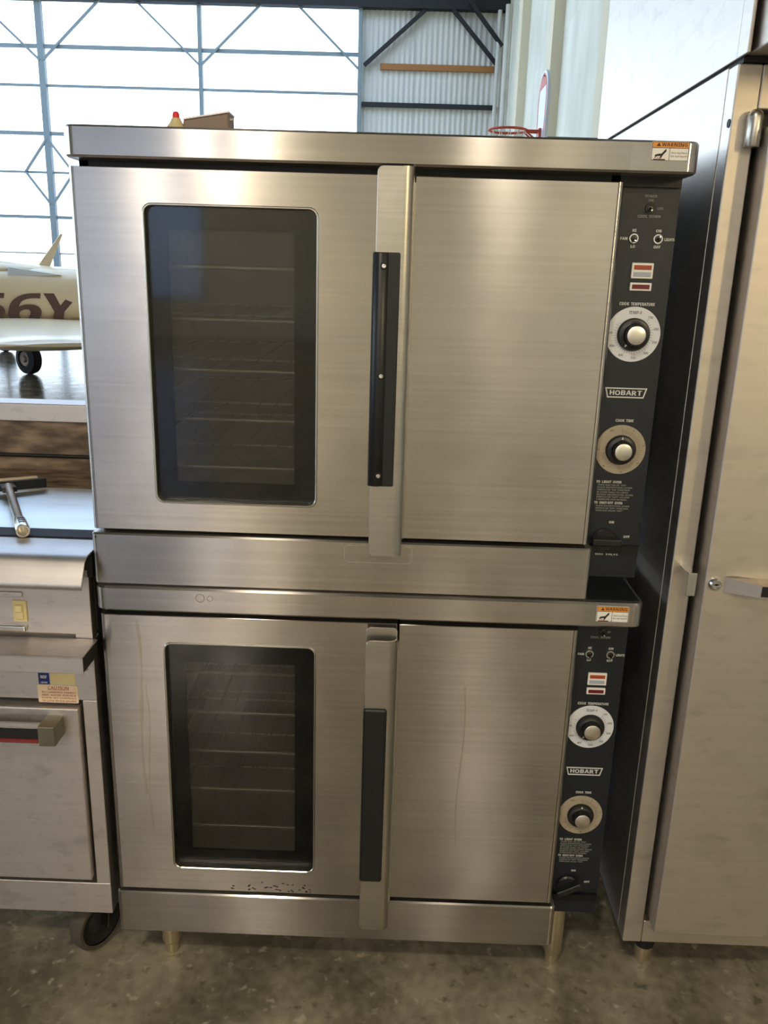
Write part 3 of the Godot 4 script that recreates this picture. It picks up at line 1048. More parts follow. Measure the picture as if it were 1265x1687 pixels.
func oven(dy: float, upper: bool) -> void:
	var nm := "upper" if upper else "lower"
	var o := thing("convection_oven", "upper stainless convection oven, stacked on top of the other, its door handle showing three screws" if upper else "lower stainless convection oven of the stack, standing on tubular legs", "oven", Vector3(0.51, 0.124 + dy if upper else 0.0, -0.45), "stacked convection ovens")
	# --- casing, an open box behind the doors with the control compartment on the right
	var b := Mb.new()
	var Y := func(y: float): return y + dy
	b.bx(0.006, 0.022, Y.call(0.2), Y.call(0.861), -0.93, -0.047)
	b.bx(0.895, 0.91, Y.call(0.2), Y.call(0.861), -0.93, -0.047)
	b.bx(0.006, 1.012, Y.call(0.2), Y.call(0.215), -0.93, -0.047)
	b.bx(0.006, 1.012, Y.call(0.845), Y.call(0.861), -0.93, -0.047)
	b.bx(0.006, 1.012, Y.call(0.2), Y.call(0.861), -0.945, -0.93)
	b.bx(1.0, 1.012, Y.call(0.2), Y.call(0.861), -0.93, -0.06)
	part(o, "casing", b, M.side)
	b = Mb.new()
	b.bx(0.023, 0.026, Y.call(0.216), Y.call(0.844), -0.7, -0.05)
	b.bx(0.891, 0.894, Y.call(0.216), Y.call(0.844), -0.7, -0.05)
	b.bx(0.023, 0.894, Y.call(0.216), Y.call(0.219), -0.7, -0.05)
	b.bx(0.023, 0.894, Y.call(0.841), Y.call(0.844), -0.7, -0.05)
	b.bx(0.023, 0.894, Y.call(0.216), Y.call(0.844), -0.703, -0.7)
	for s in [0.03, 0.887]:
		for k in 5:
			var ry: float = Y.call(0.329 + 0.09 * k)
			b.bx(s - 0.006, s + 0.006, ry, ry + 0.004, -0.68, -0.07)
	part(o, "oven_cavity", b, M.cavity)
	# --- hood band with rounded corners in plan
	b = Mb.new()
	b.xf = Transform3D(Basis(Vector3.RIGHT, -PI / 2), Vector3(0, Y.call(0.0), 0))
	b.prism(Mb.rrect(0.0, -0.012, 1.02, 0.94, 0.022, 8), 0.8605, 0.909, 0.0035, true)
	b.xf = Transform3D.IDENTITY
	var hood := part(o, "hood", b, M.steel)
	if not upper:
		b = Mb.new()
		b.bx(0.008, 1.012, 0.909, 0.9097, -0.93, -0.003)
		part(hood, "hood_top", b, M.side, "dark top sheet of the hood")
	if upper:
		sticker(hood, 0.9395, 1.6645, 0.999, 1.6935, 0.0122)
	else:
		sticker(hood, 0.9315, 0.872, 0.991, 0.9035, 0.0122)
	# --- base band
	b = Mb.new()
	b.xf = Transform3D(Basis(Vector3.RIGHT, -PI / 2), Vector3(0, Y.call(0.0), 0))
	var plan := PackedVector2Array()
	for q in Mb.rrect(-0.001, -0.004, 0.9159, 0.1, 0.012, 6):
		plan.append(q)
	b.prism(plan, 0.1242, 0.224, 0.003, true)
	part(o, "base_band", b, M.steel)
	var bd: MeshInstance3D = o.get_node("base_band")
	if upper:
		b = Mb.new()
		b.ring(Mb.rrect(0.463, 0.969, 0.588, 1.003, 0.008, 4), Mb.rrect(0.4645, 0.9705, 0.5865, 1.0015, 0.0065, 4), 0.0035, 0.0042)
		part(bd, "adhesive_residue", b, M.stain)
		b = Mb.new()
		b.bx(0.0065, 0.0095, 1.0005, 1.004, 0.0035, 0.0048, 0.0008)
		part(bd, "rivet", b, M.black_matt)
	else:
		for q in [[0.198, 0.8915, 0.009], [0.217, 0.8915, 0.006]]:
			b = Mb.new()
			b.xf = Transform3D(Basis.IDENTITY, Vector3(q[0], q[1], 0.0118))
			b.lathe([Vector2(q[2], 0), Vector2(q[2], 0.0004), Vector2(q[2] * 0.75, 0.0004), Vector2(q[2] * 0.75, 0)], 28)
			part(hood, "water_ring", b, M.stain)
		b = Mb.new()
		var rg := RandomNumberGenerator.new()
		rg.seed = 7
		for k in 34:
			var cx := rg.randf_range(0.24, 0.41)
			var cy := 0.236 + 0.02 * pow(rg.randf(), 2.5)
			var p := PackedVector2Array()
			for i in 6:
				var a := TAU * i / 6
				p.append(Vector2(cx + cos(a) * rg.randf_range(0.001, 0.004), cy + sin(a) * rg.randf_range(0.0006, 0.0018)))
			b.prism(p, -0.0002, 0.0004)
		part(o, "burnt_flecks", b, M.black_matt, "", "stuff")
		b = Mb.new()
		for q in [[0.074, 0.838, 0.46, 0.0035], [0.084, 0.7, 0.38, 0.002], [0.7, 0.72, 0.36, 0.0015]]:
			var p := PackedVector2Array()
			for i in 9:
				p.append(Vector2(q[0] + q[3] * (0.6 + 0.4 * sin(i * 1.9)) + 0.004 * sin(i * 0.8), lerpf(q[1], q[2], i / 8.0)))
			for i in 9:
				var k := 8 - i
				p.append(Vector2(q[0] - q[3] * (0.6 + 0.4 * cos(k * 1.7)) + 0.004 * sin(k * 0.8), lerpf(q[1], q[2], k / 8.0)))
			b.prism(p, -0.0003, 0.0002)
		part(o, "grease_streak", b, M.streak, "", "stuff")
	# --- left door with its window
	b = Mb.new()
	var wx0 := 0.1245
	var wx1 := 0.4098
	var wy0: float = Y.call(0.287)
	var wy1: float = Y.call(0.7915)
	b.ring(Mb.rrect(0.0033 + 0.009, Y.call(0.231), 0.5655, Y.call(0.848), 0.001, 5), Mb.rrect(wx0, wy0, wx1, wy1, 0.014, 5), -0.045, 0.0, 0.001, 0.0)
	rolled_edge(b, 0.0033, 0.009, Y.call(0.231), Y.call(0.848), -1.0)
	var door := part(o, "door", b, M.steel)
	b = Mb.new()
	b.ring(Mb.rrect(wx0 - 0.0035, wy0 - 0.0035, wx1 + 0.0035, wy1 + 0.0035, 0.0165, 5), Mb.rrect(wx0 + 0.0005, wy0 + 0.0005, wx1 - 0.0005, wy1 - 0.0005, 0.0135, 5), -0.02, 0.0022, 0.0018, 0.0012)
	part(door, "window_trim", b, M.bright)
	b = Mb.new()
	var gy0: float = Y.call(0.317) if upper else 0.309
	var gy1: float = Y.call(0.756) if upper else 0.741
	b.ring(Mb.rrect(wx0 + 0.001, wy0 + 0.001, wx1 - 0.001, wy1 - 0.001, 0.013, 5), Mb.rrect(0.154, gy0, 0.369, gy1, 0.002, 5), -0.034, -0.028)
	part(door, "window_border", b, M.frit)
	b = Mb.new()
	b.bx(wx0 + 0.001, wx1 - 0.001, wy0 + 0.001, wy1 - 0.001, -0.015, -0.011)
	part(door, "window_pane", b, M.glass)
	b = Mb.new()
	b.bx(0.1535, 0.3695, gy0 - 0.001, gy1 + 0.001, -0.0375, -0.035)
	part(door, "window_screen", b, M.screen)
	# --- right door
	b = Mb.new()
	b.prism(Mb.rrect(0.5695, Y.call(0.231), 0.9075 - 0.01, Y.call(0.847), 0.001, 3), -0.045, -0.0005, 0.001)
	rolled_edge(b, 0.9075, 0.01, Y.call(0.231), Y.call(0.847), 1.0)
	part(o, "door", b, M.steel)
	# --- handle
	pull(o, dy, upper)
	# --- control panel
	var pz := -0.055
	var py := 0.0 if upper else -0.775
	b = Mb.new()
	b.bx(0.9105, 1.0145, 0.936 + py if upper else 0.163, 1.646 + py if upper else 0.86, pz - 0.004, pz, 0.0012)
	var pan := part(o, "control_panel", b, M.panel)
	b = Mb.new()
	b.bx(1.0125, 1.0145, 0.94 + py if upper else 0.168, 1.64 + py if upper else 0.858, pz - 0.3, pz - 0.0045)
	part(o, "side_cover", b, M.side)
	var P := func(y: float): return y + py
	var zt := pz + 0.0002
	if upper:
		letter(pan, [["POWER", 0.966, 1.6175, 0.0042], ["ON", 0.966, 1.611, 0.0042], ["OFF", 0.9835, 1.598, 0.0042], ["COOL  DOWN", 0.966, 1.5855, 0.0044]], M.print_dim, zt)
	else:
		letter(pan, [["OFF", 0.9755, P.call(1.597), 0.0042], ["COOL  DOWN", 0.962, P.call(1.5855), 0.0044]], M.print_dim, zt)
	letter(pan, [["HI", 0.944, P.call(1.5625), 0.0046], ["LO", 0.944, P.call(1.5365), 0.0046], ["FAN", 0.9275, P.call(1.549), 0.0046], ["ON", 0.985, P.call(1.5625), 0.0046], ["OFF", 0.985, P.call(1.5365), 0.0046], ["LIGHTS", 1.0047, P.call(1.549), 0.0046, 0.0165],
		["COOK  TEMPERATURE", 0.962, P.call(1.4415), 0.0052, 0.061], ["COOK  TIME", 0.9625, P.call(1.237), 0.0048, 0.032], ["TO  LIGHT  OVEN", 0.946, P.call(1.1225), 0.0046, 0.046], ["TO  SHUT-OFF  OVEN", 0.949, P.call(1.0825), 0.0046, 0.052],
		["ON", 0.959, P.call(1.045), 0.0046], ["OFF", 0.99, P.call(1.0175), 0.0046], ["GAS  VALVE", 0.956, P.call(0.983), 0.006, 0.043]], M.print, zt)
	var fine := []
	var rows := ["TURN GAS VALVE \"ON\"", "PLACE ON/OFF/COOL DOWN", "SWITCH IN \"ON\" POSITION", "IF OVEN FAILS TO LIGHT", "RETURN ON/OFF/COOL DOWN", "SWITCH IN \"OFF\" ALLOW", "5 MINUTES FOR RETRIAL"]
	var wid := [0.053, 0.064, 0.06, 0.058, 0.067, 0.061, 0.057]
	for k in rows.size():
		fine.append([rows[k], 0.926 + wid[k] / 2, P.call(1.1165 - 0.0046 * k), 0.0028, wid[k]])
	rows = ["PLACE ON/OFF/COOL DOWN", "SWITCH IN \"OFF\" POSITION", "TURN GAS VALVE \"OFF\""]
	wid = [0.062, 0.06, 0.051]
	for k in rows.size():
		fine.append([rows[k], 0.9265 + wid[k] / 2, P.call(1.0765 - 0.0046 * k), 0.0028, wid[k]])
	letter(pan, fine, M.print_dim, zt)
	toggle(pan, 0.966, P.call(1.598), pz, M.black if upper else M.black, -0.006)
	toggle(pan, 0.944, P.call(1.5495), pz, M.chrome, -0.009 if not upper else -0.007)
	toggle(pan, 0.985, P.call(1.5495), pz, M.chrome, 0.004 if upper else -0.008)
	# indicator lamps
	for q in [[1.497, 0.026, true], [1.4705, 0.0135, false]]:
		var y: float = P.call(q[0])
		b = Mb.new()
		b.bx(0.9455, 0.9825, y - q[1] / 2, y + q[1] / 2, pz - 0.001, pz + 0.004, 0.001)
		var ind := part(pan, "indicator_lamp", b, M.white)
		var lens := [[y + 0.0055, M.lens_orange], [y - 0.0058, M.lens_white]] if q[2] else [[y, M.lens_red]]
		for l in lens:
			b = Mb.new()
			b.bx(0.949, 0.979, l[0] - 0.0037, l[0] + 0.0037, pz + 0.003, pz + 0.0052, 0.0008)
			part(ind, "lens", b, l[1])
	dial(pan, 0.9605, P.call(1.3895), pz, 0.0475, M.dial_white, false)
	dial(pan, 0.9605, P.call(1.1835), pz, 0.0455, M.dial_tan, true)
	# maker's plate
	var hy: float = P.call(1.2865)
	b = Mb.new()
	var of := PackedVector2Array([Vector2(0.9265, hy - 0.0085), Vector2(0.9915, hy - 0.0085), Vector2(0.9965, hy + 0.0095), Vector2(0.9215, hy + 0.0095)])
	b.ring(of, Mb.inset(of, 0.0021), pz - 0.0005, pz + 0.0012)
	var lx := [-0.0245, -0.0146, -0.0045, 0.0052, 0.0151, 0.0244]
	var lw := [0.0078, 0.0092, 0.0078, 0.0092, 0.0084, 0.0082]
	for k in 6:
		b.text("HOBART"[k], Vector3(0.959 + lx[k], hy + 0.0008 - 0.0004 * (1.0 if k in [1, 4] else 0.0), pz + 0.0008), 0.0084, lw[k], bold, 0.0008)
	part(pan, "maker_plate", b, M.print)
	# gas valve knob
	b = Mb.new()
	b.xf = at_z(0.948, P.call(1.012), pz)
	b.lathe([Vector2(0.022, 0), Vector2(0.022, 0.006), Vector2(0.019, 0.009), Vector2(0, 0.009)], 32)
	b.xf = b.xf * Transform3D(Basis(Vector3(0, 0, 1), deg_to_rad(0.0 if upper else 28.0)), Vector3.ZERO)
	b.bx(-0.026, 0.028, -0.007, 0.007, 0.007, 0.026, 0.003, 2)
	part(pan, "gas_valve_knob", b, M.black)
	if not upper:
		for p in [Vector2(0.086, -0.08), Vector2(0.94, -0.09), Vector2(0.086, -0.84), Vector2(0.94, -0.84)]:
			b = Mb.new()
			b.xf = Transform3D(Basis(Vector3.RIGHT, -PI / 2), Vector3(p.x, 0, p.y))
			b.lathe([Vector2(0, 0.0), Vector2(0.0135, 0.0), Vector2(0.015, 0.003), Vector2(0.015, 0.024), Vector2(0.0175, 0.026), Vector2(0.0205, 0.034), Vector2(0.0205, 0.2), Vector2(0, 0.2)], 32)
			part(o, "leg", b, M.leg)
	racks(dy, nm)

# quarter-round vertical edge of a folded sheet door
func rolled_edge(b: Mb, x: float, r: float, y0: float, y1: float, s: float) -> void:
	var pts := [[Vector2(x, -0.045), Vector2(s, 0)]]
	for i in 9:
		var a := PI / 2 * i / 8
		pts.append([Vector2(x - s * r + s * r * cos(a), -r - 0.0005 + r * sin(a)), Vector2(s * cos(a), sin(a))])
	for i in pts.size() - 1:
		var p: Vector2 = pts[i][0]
		var q: Vector2 = pts[i + 1][0]
		var n0 := Vector3(pts[i][1].x, 0, pts[i][1].y)
		var n1 := Vector3(pts[i + 1][1].x, 0, pts[i + 1][1].y)
		b.quad(Vector3(p.x, y0, p.y), Vector3(q.x, y0, q.y), Vector3(q.x, y1, q.y), Vector3(p.x, y1, p.y), n0, n1, n1, n0)
		for y in [y0, y1]:
			var m := Vector3(0, -1 if y == y0 else 1, 0)
			b.tri(Vector3(p.x, y, p.y), Vector3(q.x, y, q.y), Vector3(x - s * r, y, -0.045), m, m, m)

func pull(o: Node3D, dy: float, upper: bool) -> void:
	var y0: float = (0.212 if upper else 0.193) + dy
	var y1: float = (0.857 if upper else 0.835) + dy
	var g0: float = (0.341 if upper else 0.312) + dy     # grip
	var g1: float = (0.7275 if upper else 0.698) + dy
	var x0 := 0.509
	var b := Mb.new()
	# full width ends
	for e in [[y0, g0 + 0.004, false], [g1 - 0.004, y1, true]]:
		var r := 0.009
		var p := PackedVector2Array()
		var lo: float = e[0]
		var hi: float = e[1]
		p.append(Vector2(0.5515, lo))
		p.append(Vector2(0.5515, hi))
		if e[2]:
			p.insert(0, Vector2(0.549, lo + 0.002))
			for i in 6:
				var a := PI / 2 + PI / 2 * i / 5
				p.append(Vector2(x0 + r + r * cos(a), hi - r + r * sin(a)))
			p.append(Vector2(x0, lo))
		else:
			p.append(Vector2(0.549, hi - 0.002))
			p.append(Vector2(x0, hi))
			for i in 6:
				var a := PI + PI / 2 * i / 5
				p.append(Vector2(x0 + r + r * cos(a), lo + r + r * sin(a)))
		b.prism(p, 0.0475, 0.0505, 0.0008, true)
	# rolled right edge running back to the door, whole length
	var prof := []
	for i in 9:
		var a := PI / 2 - PI / 2 * i / 8
		prof.append([Vector2(0.5505 + 0.017 * cos(a), 0.0335 + 0.017 * sin(a)), Vector2(cos(a), sin(a))])
	prof.append([Vector2(0.5675, 0.0), Vector2(1, 0)])
	for i in prof.size() - 1:
		var p: Vector2 = prof[i][0]
		var q: Vector2 = prof[i + 1][0]
		var n0 := Vector3(prof[i][1].x, 0, prof[i][1].y)
		var n1 := Vector3(prof[i + 1][1].x, 0, prof[i + 1][1].y)
		b.quad(Vector3(p.x, y0, p.y), Vector3(q.x, y0, q.y), Vector3(q.x, y1, q.y), Vector3(p.x, y1, p.y), n0, n1, n1, n0)
		var pi_: Vector2 = p - prof[i][1] * 0.0025
		var qi: Vector2 = q - prof[i + 1][1] * 0.0025
		b.quad(Vector3(pi_.x, y0, pi_.y), Vector3(qi.x, y0, qi.y), Vector3(qi.x, y1, qi.y), Vector3(pi_.x, y1, pi_.y), -n0, -n1, -n1, -n0)
		for y in [y0, y1]:
			b.face(Vector3(p.x, y, p.y), Vector3(q.x, y, q.y), Vector3(qi.x, y, qi.y), Vector3(pi_.x, y, pi_.y), Vector3(0, -1 if y == y0 else 1, 0))
	# narrow strip beside the grip and the flange on the door
	b.bx(0.5465, 0.5515, g0, g1, 0.047, 0.0504)
	b.bx(0.5665, 0.5705, y0 + 0.02, y1 - 0.02, 0.0, 0.003)
	if not upper:
		b.prism(Mb.rrect(0.5085, y1 - 0.02, 0.566, y1 + 0.019, 0.008, 5), 0.03, 0.033, 0.0008, true)
	var h := part(o, "door_handle", b, M.handle)
	b = Mb.new()
	if upper:
		b.bx(0.5045, 0.549, g0, g1, 0.03, 0.0535, 0.003, 2)
		b.xf = Transform3D(Basis(Vector3.RIGHT, -PI / 2), Vector3(0.5185, g0, 0.0455))
		b.lathe([Vector2(0, 0.001), Vector2(0.0125, 0.001), Vector2(0.014, 0.003), Vector2(0.014, g1 - g0 - 0.003), Vector2(0.0125, g1 - g0 - 0.001), Vector2(0, g1 - g0 - 0.001)], 32)
	else:
		b.bx(0.507, 0.5515, g0, g1, 0.028, 0.056, 0.006, 3)
	var gr := part(h, "grip", b, M.grip, "black plastic grip")
	if upper:
		for y in [1.492, 1.317, 1.147]:
			b = Mb.new()
			b.xf = at_z(0.523, y, 0.0588)
			b.lathe([Vector2(0.0062, -0.003), Vector2(0.0062, 0.0008), Vector2(0.0045, 0.0012), Vector2(0.0042, 0.0002)], 20)
			part(gr, "screw_cup", b, M.black_matt)
			b = Mb.new()
			b.xf = at_z(0.523, y, 0.0588)
			b.lathe([Vector2(0.0042, 0.0), Vector2(0.0034, 0.0014), Vector2(0.001, 0.0018), Vector2(0, 0.0014)], 16)
			part(gr, "screw", b, M.chrome)

func racks(dy: float, nm: String) -> void:
	var ord := ["lowest", "second lowest", "middle", "second highest", "top"]
	for k in 5:
		var y := 0.335 + 0.09 * k + dy
		var z0 := -0.66
		var z1 := -0.075
		var o := thing("oven_rack", "%s wire rack inside the %s oven behind the dark glass" % [ord[k], nm], "rack", Vector3(0.455, y, -0.37), "wire racks in the %s oven" % nm)
		var b := Mb.new()
		b.tube([Vector3(0.04, y, z1), Vector3(0.875, y, z1)], 0.0032, 8)
		b.tube([Vector3(0.04, y, z0), Vector3(0.875, y, z0)], 0.0026, 8)
		b.tube([Vector3(0.04, y, z1), Vector3(0.04, y, z0)], 0.0026, 8)
		b.tube([Vector3(0.875, y, z1), Vector3(0.875, y, z0)], 0.0026, 8)
		b.tube([Vector3(0.04, y - 0.004, -0.3), Vector3(0.875, y - 0.004, -0.3)], 0.0022, 6)
		part(o, "rack_frame", b, M.wire)
		b = Mb.new()
		for i in 24:
			var x := 0.07 + 0.0335 * i
			b.tube([Vector3(x, y + 0.003, z1), Vector3(x, y + 0.003, z0)], 0.0014, 5)
		part(o, "rack_wires", b, M.wire_dull, "", "stuff")

func top_clutter() -> void:
	# tip of a squeeze bottle and a worn metal scoop lying on top of the upper oven, just behind the hood edge
	var o := thing("squeeze_bottle", "cream plastic bottle with a red tip on top of the upper oven", "bottle", Vector3(0.08, 1.695, -0.4))
	var b := Mb.new()
	b.xf = Transform3D(Basis(Vector3.RIGHT, -PI / 2), Vector3(0.083, 1.695, -0.4))
	b.lathe([Vector2(0, 0.0), Vector2(0.03, 0.0), Vector2(0.032, 0.004), Vector2(0.032, 0.035), Vector2(0.028, 0.045), Vector2(0.012, 0.066), Vector2(0.009, 0.073), Vector2(0, 0.073)], 28)
	part(o, "body", b, M.cream)
	b = Mb.new()
	b.xf = Transform3D(Basis(Vector3.RIGHT, -PI / 2), Vector3(0.083, 1.7675, -0.4))
	b.lathe([Vector2(0, 0), Vector2(0.0075, 0.0), Vector2(0.007, 0.008), Vector2(0.005, 0.0125), Vector2(0, 0.0145)], 20)
	part(o, "red_tip", b, M.red)
	o = thing("metal_scoop", "worn brown metal scoop lying beside the bottle on top of the upper oven", "scoop", Vector3(0.145, 1.695, -0.42))
	b = Mb.new()
	b.xf = Transform3D(Basis.IDENTITY, Vector3(0.145, 1.695, -0.42))
	b.prism(PackedVector2Array([Vector2(-0.055, 0.0), Vector2(0.042, 0.0), Vector2(0.0485, 0.035), Vector2(0.047, 0.0655), Vector2(0.047, 0.086), Vector2(-0.045, 0.0705)]), -0.03, 0.03, 0.003, true)
	part(o, "scoop_body", b, M.rust)
	b = Mb.new()
	b.xf = Transform3D(Basis.IDENTITY, Vector3(0.145, 1.695, -0.42))
	b.bar(Vector3(-0.045, 0.071, 0), Vector3(0.048, 0.0865, 0), 0.064, 0.003)
	part(o, "rim", b, M.range_steel)
	b = Mb.new()
	b.xf = Transform3D(Basis(Vector3.UP, PI / 2), Vector3(0.19, 1.769, -0.405))
	b.lathe([Vector2(0, 0), Vector2(0.004, 0.0), Vector2(0.004, 0.006), Vector2(0.0025, 0.0085), Vector2(0, 0.009)], 12)
	part(o, "rivet", b, M.range_steel)


# ---------------------------------------------------------------- range at the left
func griddle_range() -> void:
	var L := -0.92
	var R := -0.013
	var o := thing("griddle_range", "stainless gas range with a griddle top at the left of the ovens", "range", Vector3(-0.46, 0, -0.33))
	var b := Mb.new()
	# carcass as a front frame with an opening for the oven door, sides, bottom, back
	b.bx(L, R, 0.163, 0.238, -0.66, 0.0, 0.002)
	b.bx(-0.042, R, 0.238, 0.664, -0.66, 0.0, 0.002)
	b.bx(L, -0.89, 0.238, 0.664, -0.66, 0.0, 0.002)
	b.bx(L, R, 0.664, 0.79, -0.66, 0.0, 0.002)
	b.bx(L, R, 0.79, 0.955, -0.66, -0.03)
	b.bx(L, R, 0.238, 0.664, -0.66, -0.63)
	part(o, "body", b, M.range_steel)
	b = Mb.new()
	b.bx(-0.89, -0.042, 0.238, 0.664, -0.05, -0.045)
	part(o, "door_recess", b, M.black_matt)
	# control panel above the guard
	b = Mb.new()
	b.bx(L, R, 0.803, 0.935, -0.03, -0.002, 0.0015)
	b.bx(-0.045, R, 0.795, 0.804, -0.03, -0.002)
	b.bx(L, -0.139, 0.876, 0.887, -0.003, 0.003, 0.002)
	var cp := part(o, "control_panel", b, M.range_steel)
	b = Mb.new()
	b.bx(L, -0.136, 0.8085, 0.821, -0.003, 0.009, 0.003, 2)
	part(cp, "rail", b, M.chrome, "short chrome rail")
	b = Mb.new()
	b.bx(-0.159, -0.1335, 0.8265, 0.8695, -0.003, 0.0025, 0.0012)
	var sw := part(cp, "switch_plate", b, M.cream, "cream rocker switch plate")
	b = Mb.new()
	b.bx(-0.154, -0.139, 0.833, 0.862, 0.001, 0.0055, 0.0015)
	b.bx(-0.153, -0.14, 0.848, 0.861, 0.004, 0.008, 0.0015)
	part(sw, "rocker", b, M.cream)
	# guard shelf
	b = Mb.new()
	b.bx(L, -0.003, 0.793, 0.796, 0.0005, 0.08, 0.001)
	b.bx(L, -0.003, 0.7625, 0.796, 0.0772, 0.08, 0.001)
	var gs := part(o, "guard_shelf", b, M.range_steel)
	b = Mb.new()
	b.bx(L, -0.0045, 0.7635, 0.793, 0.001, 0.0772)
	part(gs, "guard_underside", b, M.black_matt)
	b = Mb.new()
	b.tube([Vector3(-0.02, 0.763, 0.03), Vector3(-0.02, 0.75, 0.03), Vector3(-0.017, 0.744, 0.028)], 0.003, 8)
	part(o, "bracket_pin", b, M.leg)
	# rolled front lip
	b = Mb.new()
	var pr := [Vector2(-0.076, 0.9685), Vector2(-0.066, 0.9705), Vector2(0.015, 0.9705), Vector2(0.026, 0.968), Vector2(0.035, 0.961), Vector2(0.056, 0.929), Vector2(0.0585, 0.922), Vector2(0.056, 0.9185)]
	for i in pr.size() - 1:
		var n0 := Vector3.ZERO
		var n1 := Vector3.ZERO
		for k in 2:
			var i0 := clampi(i - 1 + k, 0, pr.size() - 2)
			var i1 := clampi(i + k, 0, pr.size() - 2)
			var d0: Vector2 = (pr[i0 + 1] - pr[i0]).normalized()
			var d1: Vector2 = (pr[i1 + 1] - pr[i1]).normalized()
			var d := (d0 + d1).normalized()
			var m := Vector3(0, d.x, -d.y)
			if k == 0:
				n0 = m
			else:
				n1 = m
		b.quad(Vector3(L, pr[i].y, pr[i].x), Vector3(-0.004, pr[i].y, pr[i].x), Vector3(-0.004, pr[i + 1].y, pr[i + 1].x), Vector3(L, pr[i + 1].y, pr[i + 1].x), n0, n0, n1, n1)
		b.quad(Vector3(L, pr[i].y - 0.003, pr[i].x - 0.002), Vector3(-0.004, pr[i].y - 0.003, pr[i].x - 0.002), Vector3(-0.004, pr[i + 1].y - 0.003, pr[i + 1].x - 0.002), Vector3(L, pr[i + 1].y - 0.003, pr[i + 1].x - 0.002), -n0, -n0, -n1, -n1)
		b.face(Vector3(-0.004, pr[i].y, pr[i].x), Vector3(-0.004, pr[i + 1].y, pr[i + 1].x), Vector3(-0.004, pr[i + 1].y - 0.003, pr[i + 1].x - 0.002), Vector3(-0.004, pr[i].y - 0.003, pr[i].x - 0.002), Vector3(1, 0, 0))
	part(o, "front_lip", b, M.lip)
	b = Mb.new()
	b.bx(L, -0.004, 0.92, 0.9655, -0.075, -0.002)
	b.bx(L, -0.004, 0.90, 0.955, -0.122, -0.075)
	b.bx(L, -0.004, 0.945, 0.9705, -0.136, -0.079, 0.006, 2)
	part(o, "grease_trough", b, M.black_matt)
	b = Mb.new()
	b.bx(L, -0.004, 0.945, 0.968, -0.45, -0.137, 0.003)
	part(o, "griddle_plate", b, M.plate)
	b = Mb.new()
	b.bx(L, -0.004, 0.945, 0.9675, -0.622, -0.45)
	part(o, "burnt_griddle_edge", b, M.grime, "griddle rear edge brown with burnt fat")
	# splash back
	b = Mb.new()
	b.bx(L, -0.004, 0.94, 1.094, -0.66, -0.622)
	var sp := part(o, "splash_back", b, M.grime, "vertical splash back stained brown")
	b = Mb.new()
	b.tube([Vector3(L, 1.004, -0.621), Vector3(-0.005, 1.004, -0.621)], 0.005, 8)
	part(sp, "bead", b, M.black_matt)
	b = Mb.new()
	b.bx(L, -0.004, 1.092, 1.138, -0.69, -0.612, 0.004, 2)
	part(sp, "top_rail", b, M.range_steel)
	# oven door
	b = Mb.new()
	b.bx(-0.885, -0.046, 0.256, 0.652, -0.03, 0.014, 0.003, 2)
	var d := part(o, "oven_door", b, M.range_steel)
	b = Mb.new()
	for x in [-0.092, -0.84]:
		b = Mb.new()
		b.bx(x - 0.016, x + 0.016, 0.597, 0.638, 0.012, 0.06, 0.0015)
		part(d, "handle_bracket", b, M.bracket)
	b = Mb.new()
	b.bx(-0.826, -0.107, 0.634, 0.637, 0.04, 0.061, 0.001)
	b.bx(-0.826, -0.107, 0.6, 0.603, 0.04, 0.061, 0.001)
	part(d, "handle_bar", b, M.chrome)
	b = Mb.new()
	b.bx(-0.826, -0.107, 0.6095, 0.634, 0.042, 0.056)
	part(d, "handle_insert", b, M.black)
	b = Mb.new()
	b.bx(-0.826, -0.107, 0.603, 0.6095, 0.042, 0.057)
	part(d, "handle_stripe", b, mat(Color(0.45, 0.12, 0.1), 0.5), "dark red stripe along the handle")
	# labels
	b = Mb.new()
	b.bx(-0.1235, -0.1025, 0.6965, 0.722, 0.0, 0.0008)
	var s1 := part(o, "blue_label", b, M.blue)
	b = Mb.new()
	b.text("NSF", Vector3(-0.113, 0.7125, 0.001), 0.0065, 0.012, bold)
	b.text("LISTED", Vector3(-0.113, 0.7005, 0.001), 0.0032, 0.013, bold)
	part(s1, "lettering", b, M.print)
	b = Mb.new()
	b.bx(-0.1, -0.052, 0.6975, 0.722, 0.0, 0.0008)
	part(o, "blank_label", b, M.cream)
	b = Mb.new()
	b.prism(Mb.rrect(-0.127, 0.6575, -0.0485, 0.6955, 0.003, 3), 0.0, 0.0009)
	var s2 := part(o, "caution_label", b, M.label)
	b = Mb.new()
	b.text("CAUTION", Vector3(-0.0865, 0.6895, 0.0011), 0.0062, 0.04, plain)
	b.bx(-0.1075, -0.066, 0.6852, 0.6857, 0.0009, 0.0013)
	var lines := ["TO CONSERVE ENERGY", "AND AVOID SERVICE", "COSTS, SET CONTROLS", "TO LOW WHEN IDLING"]
	for k in 4:
		b.text(lines[k], Vector3(-0.0865, 0.68 - 0.0062 * k, 0.0011), 0.0037, 0.067, plain)
	part(s2, "lettering", b, M.red_ink)
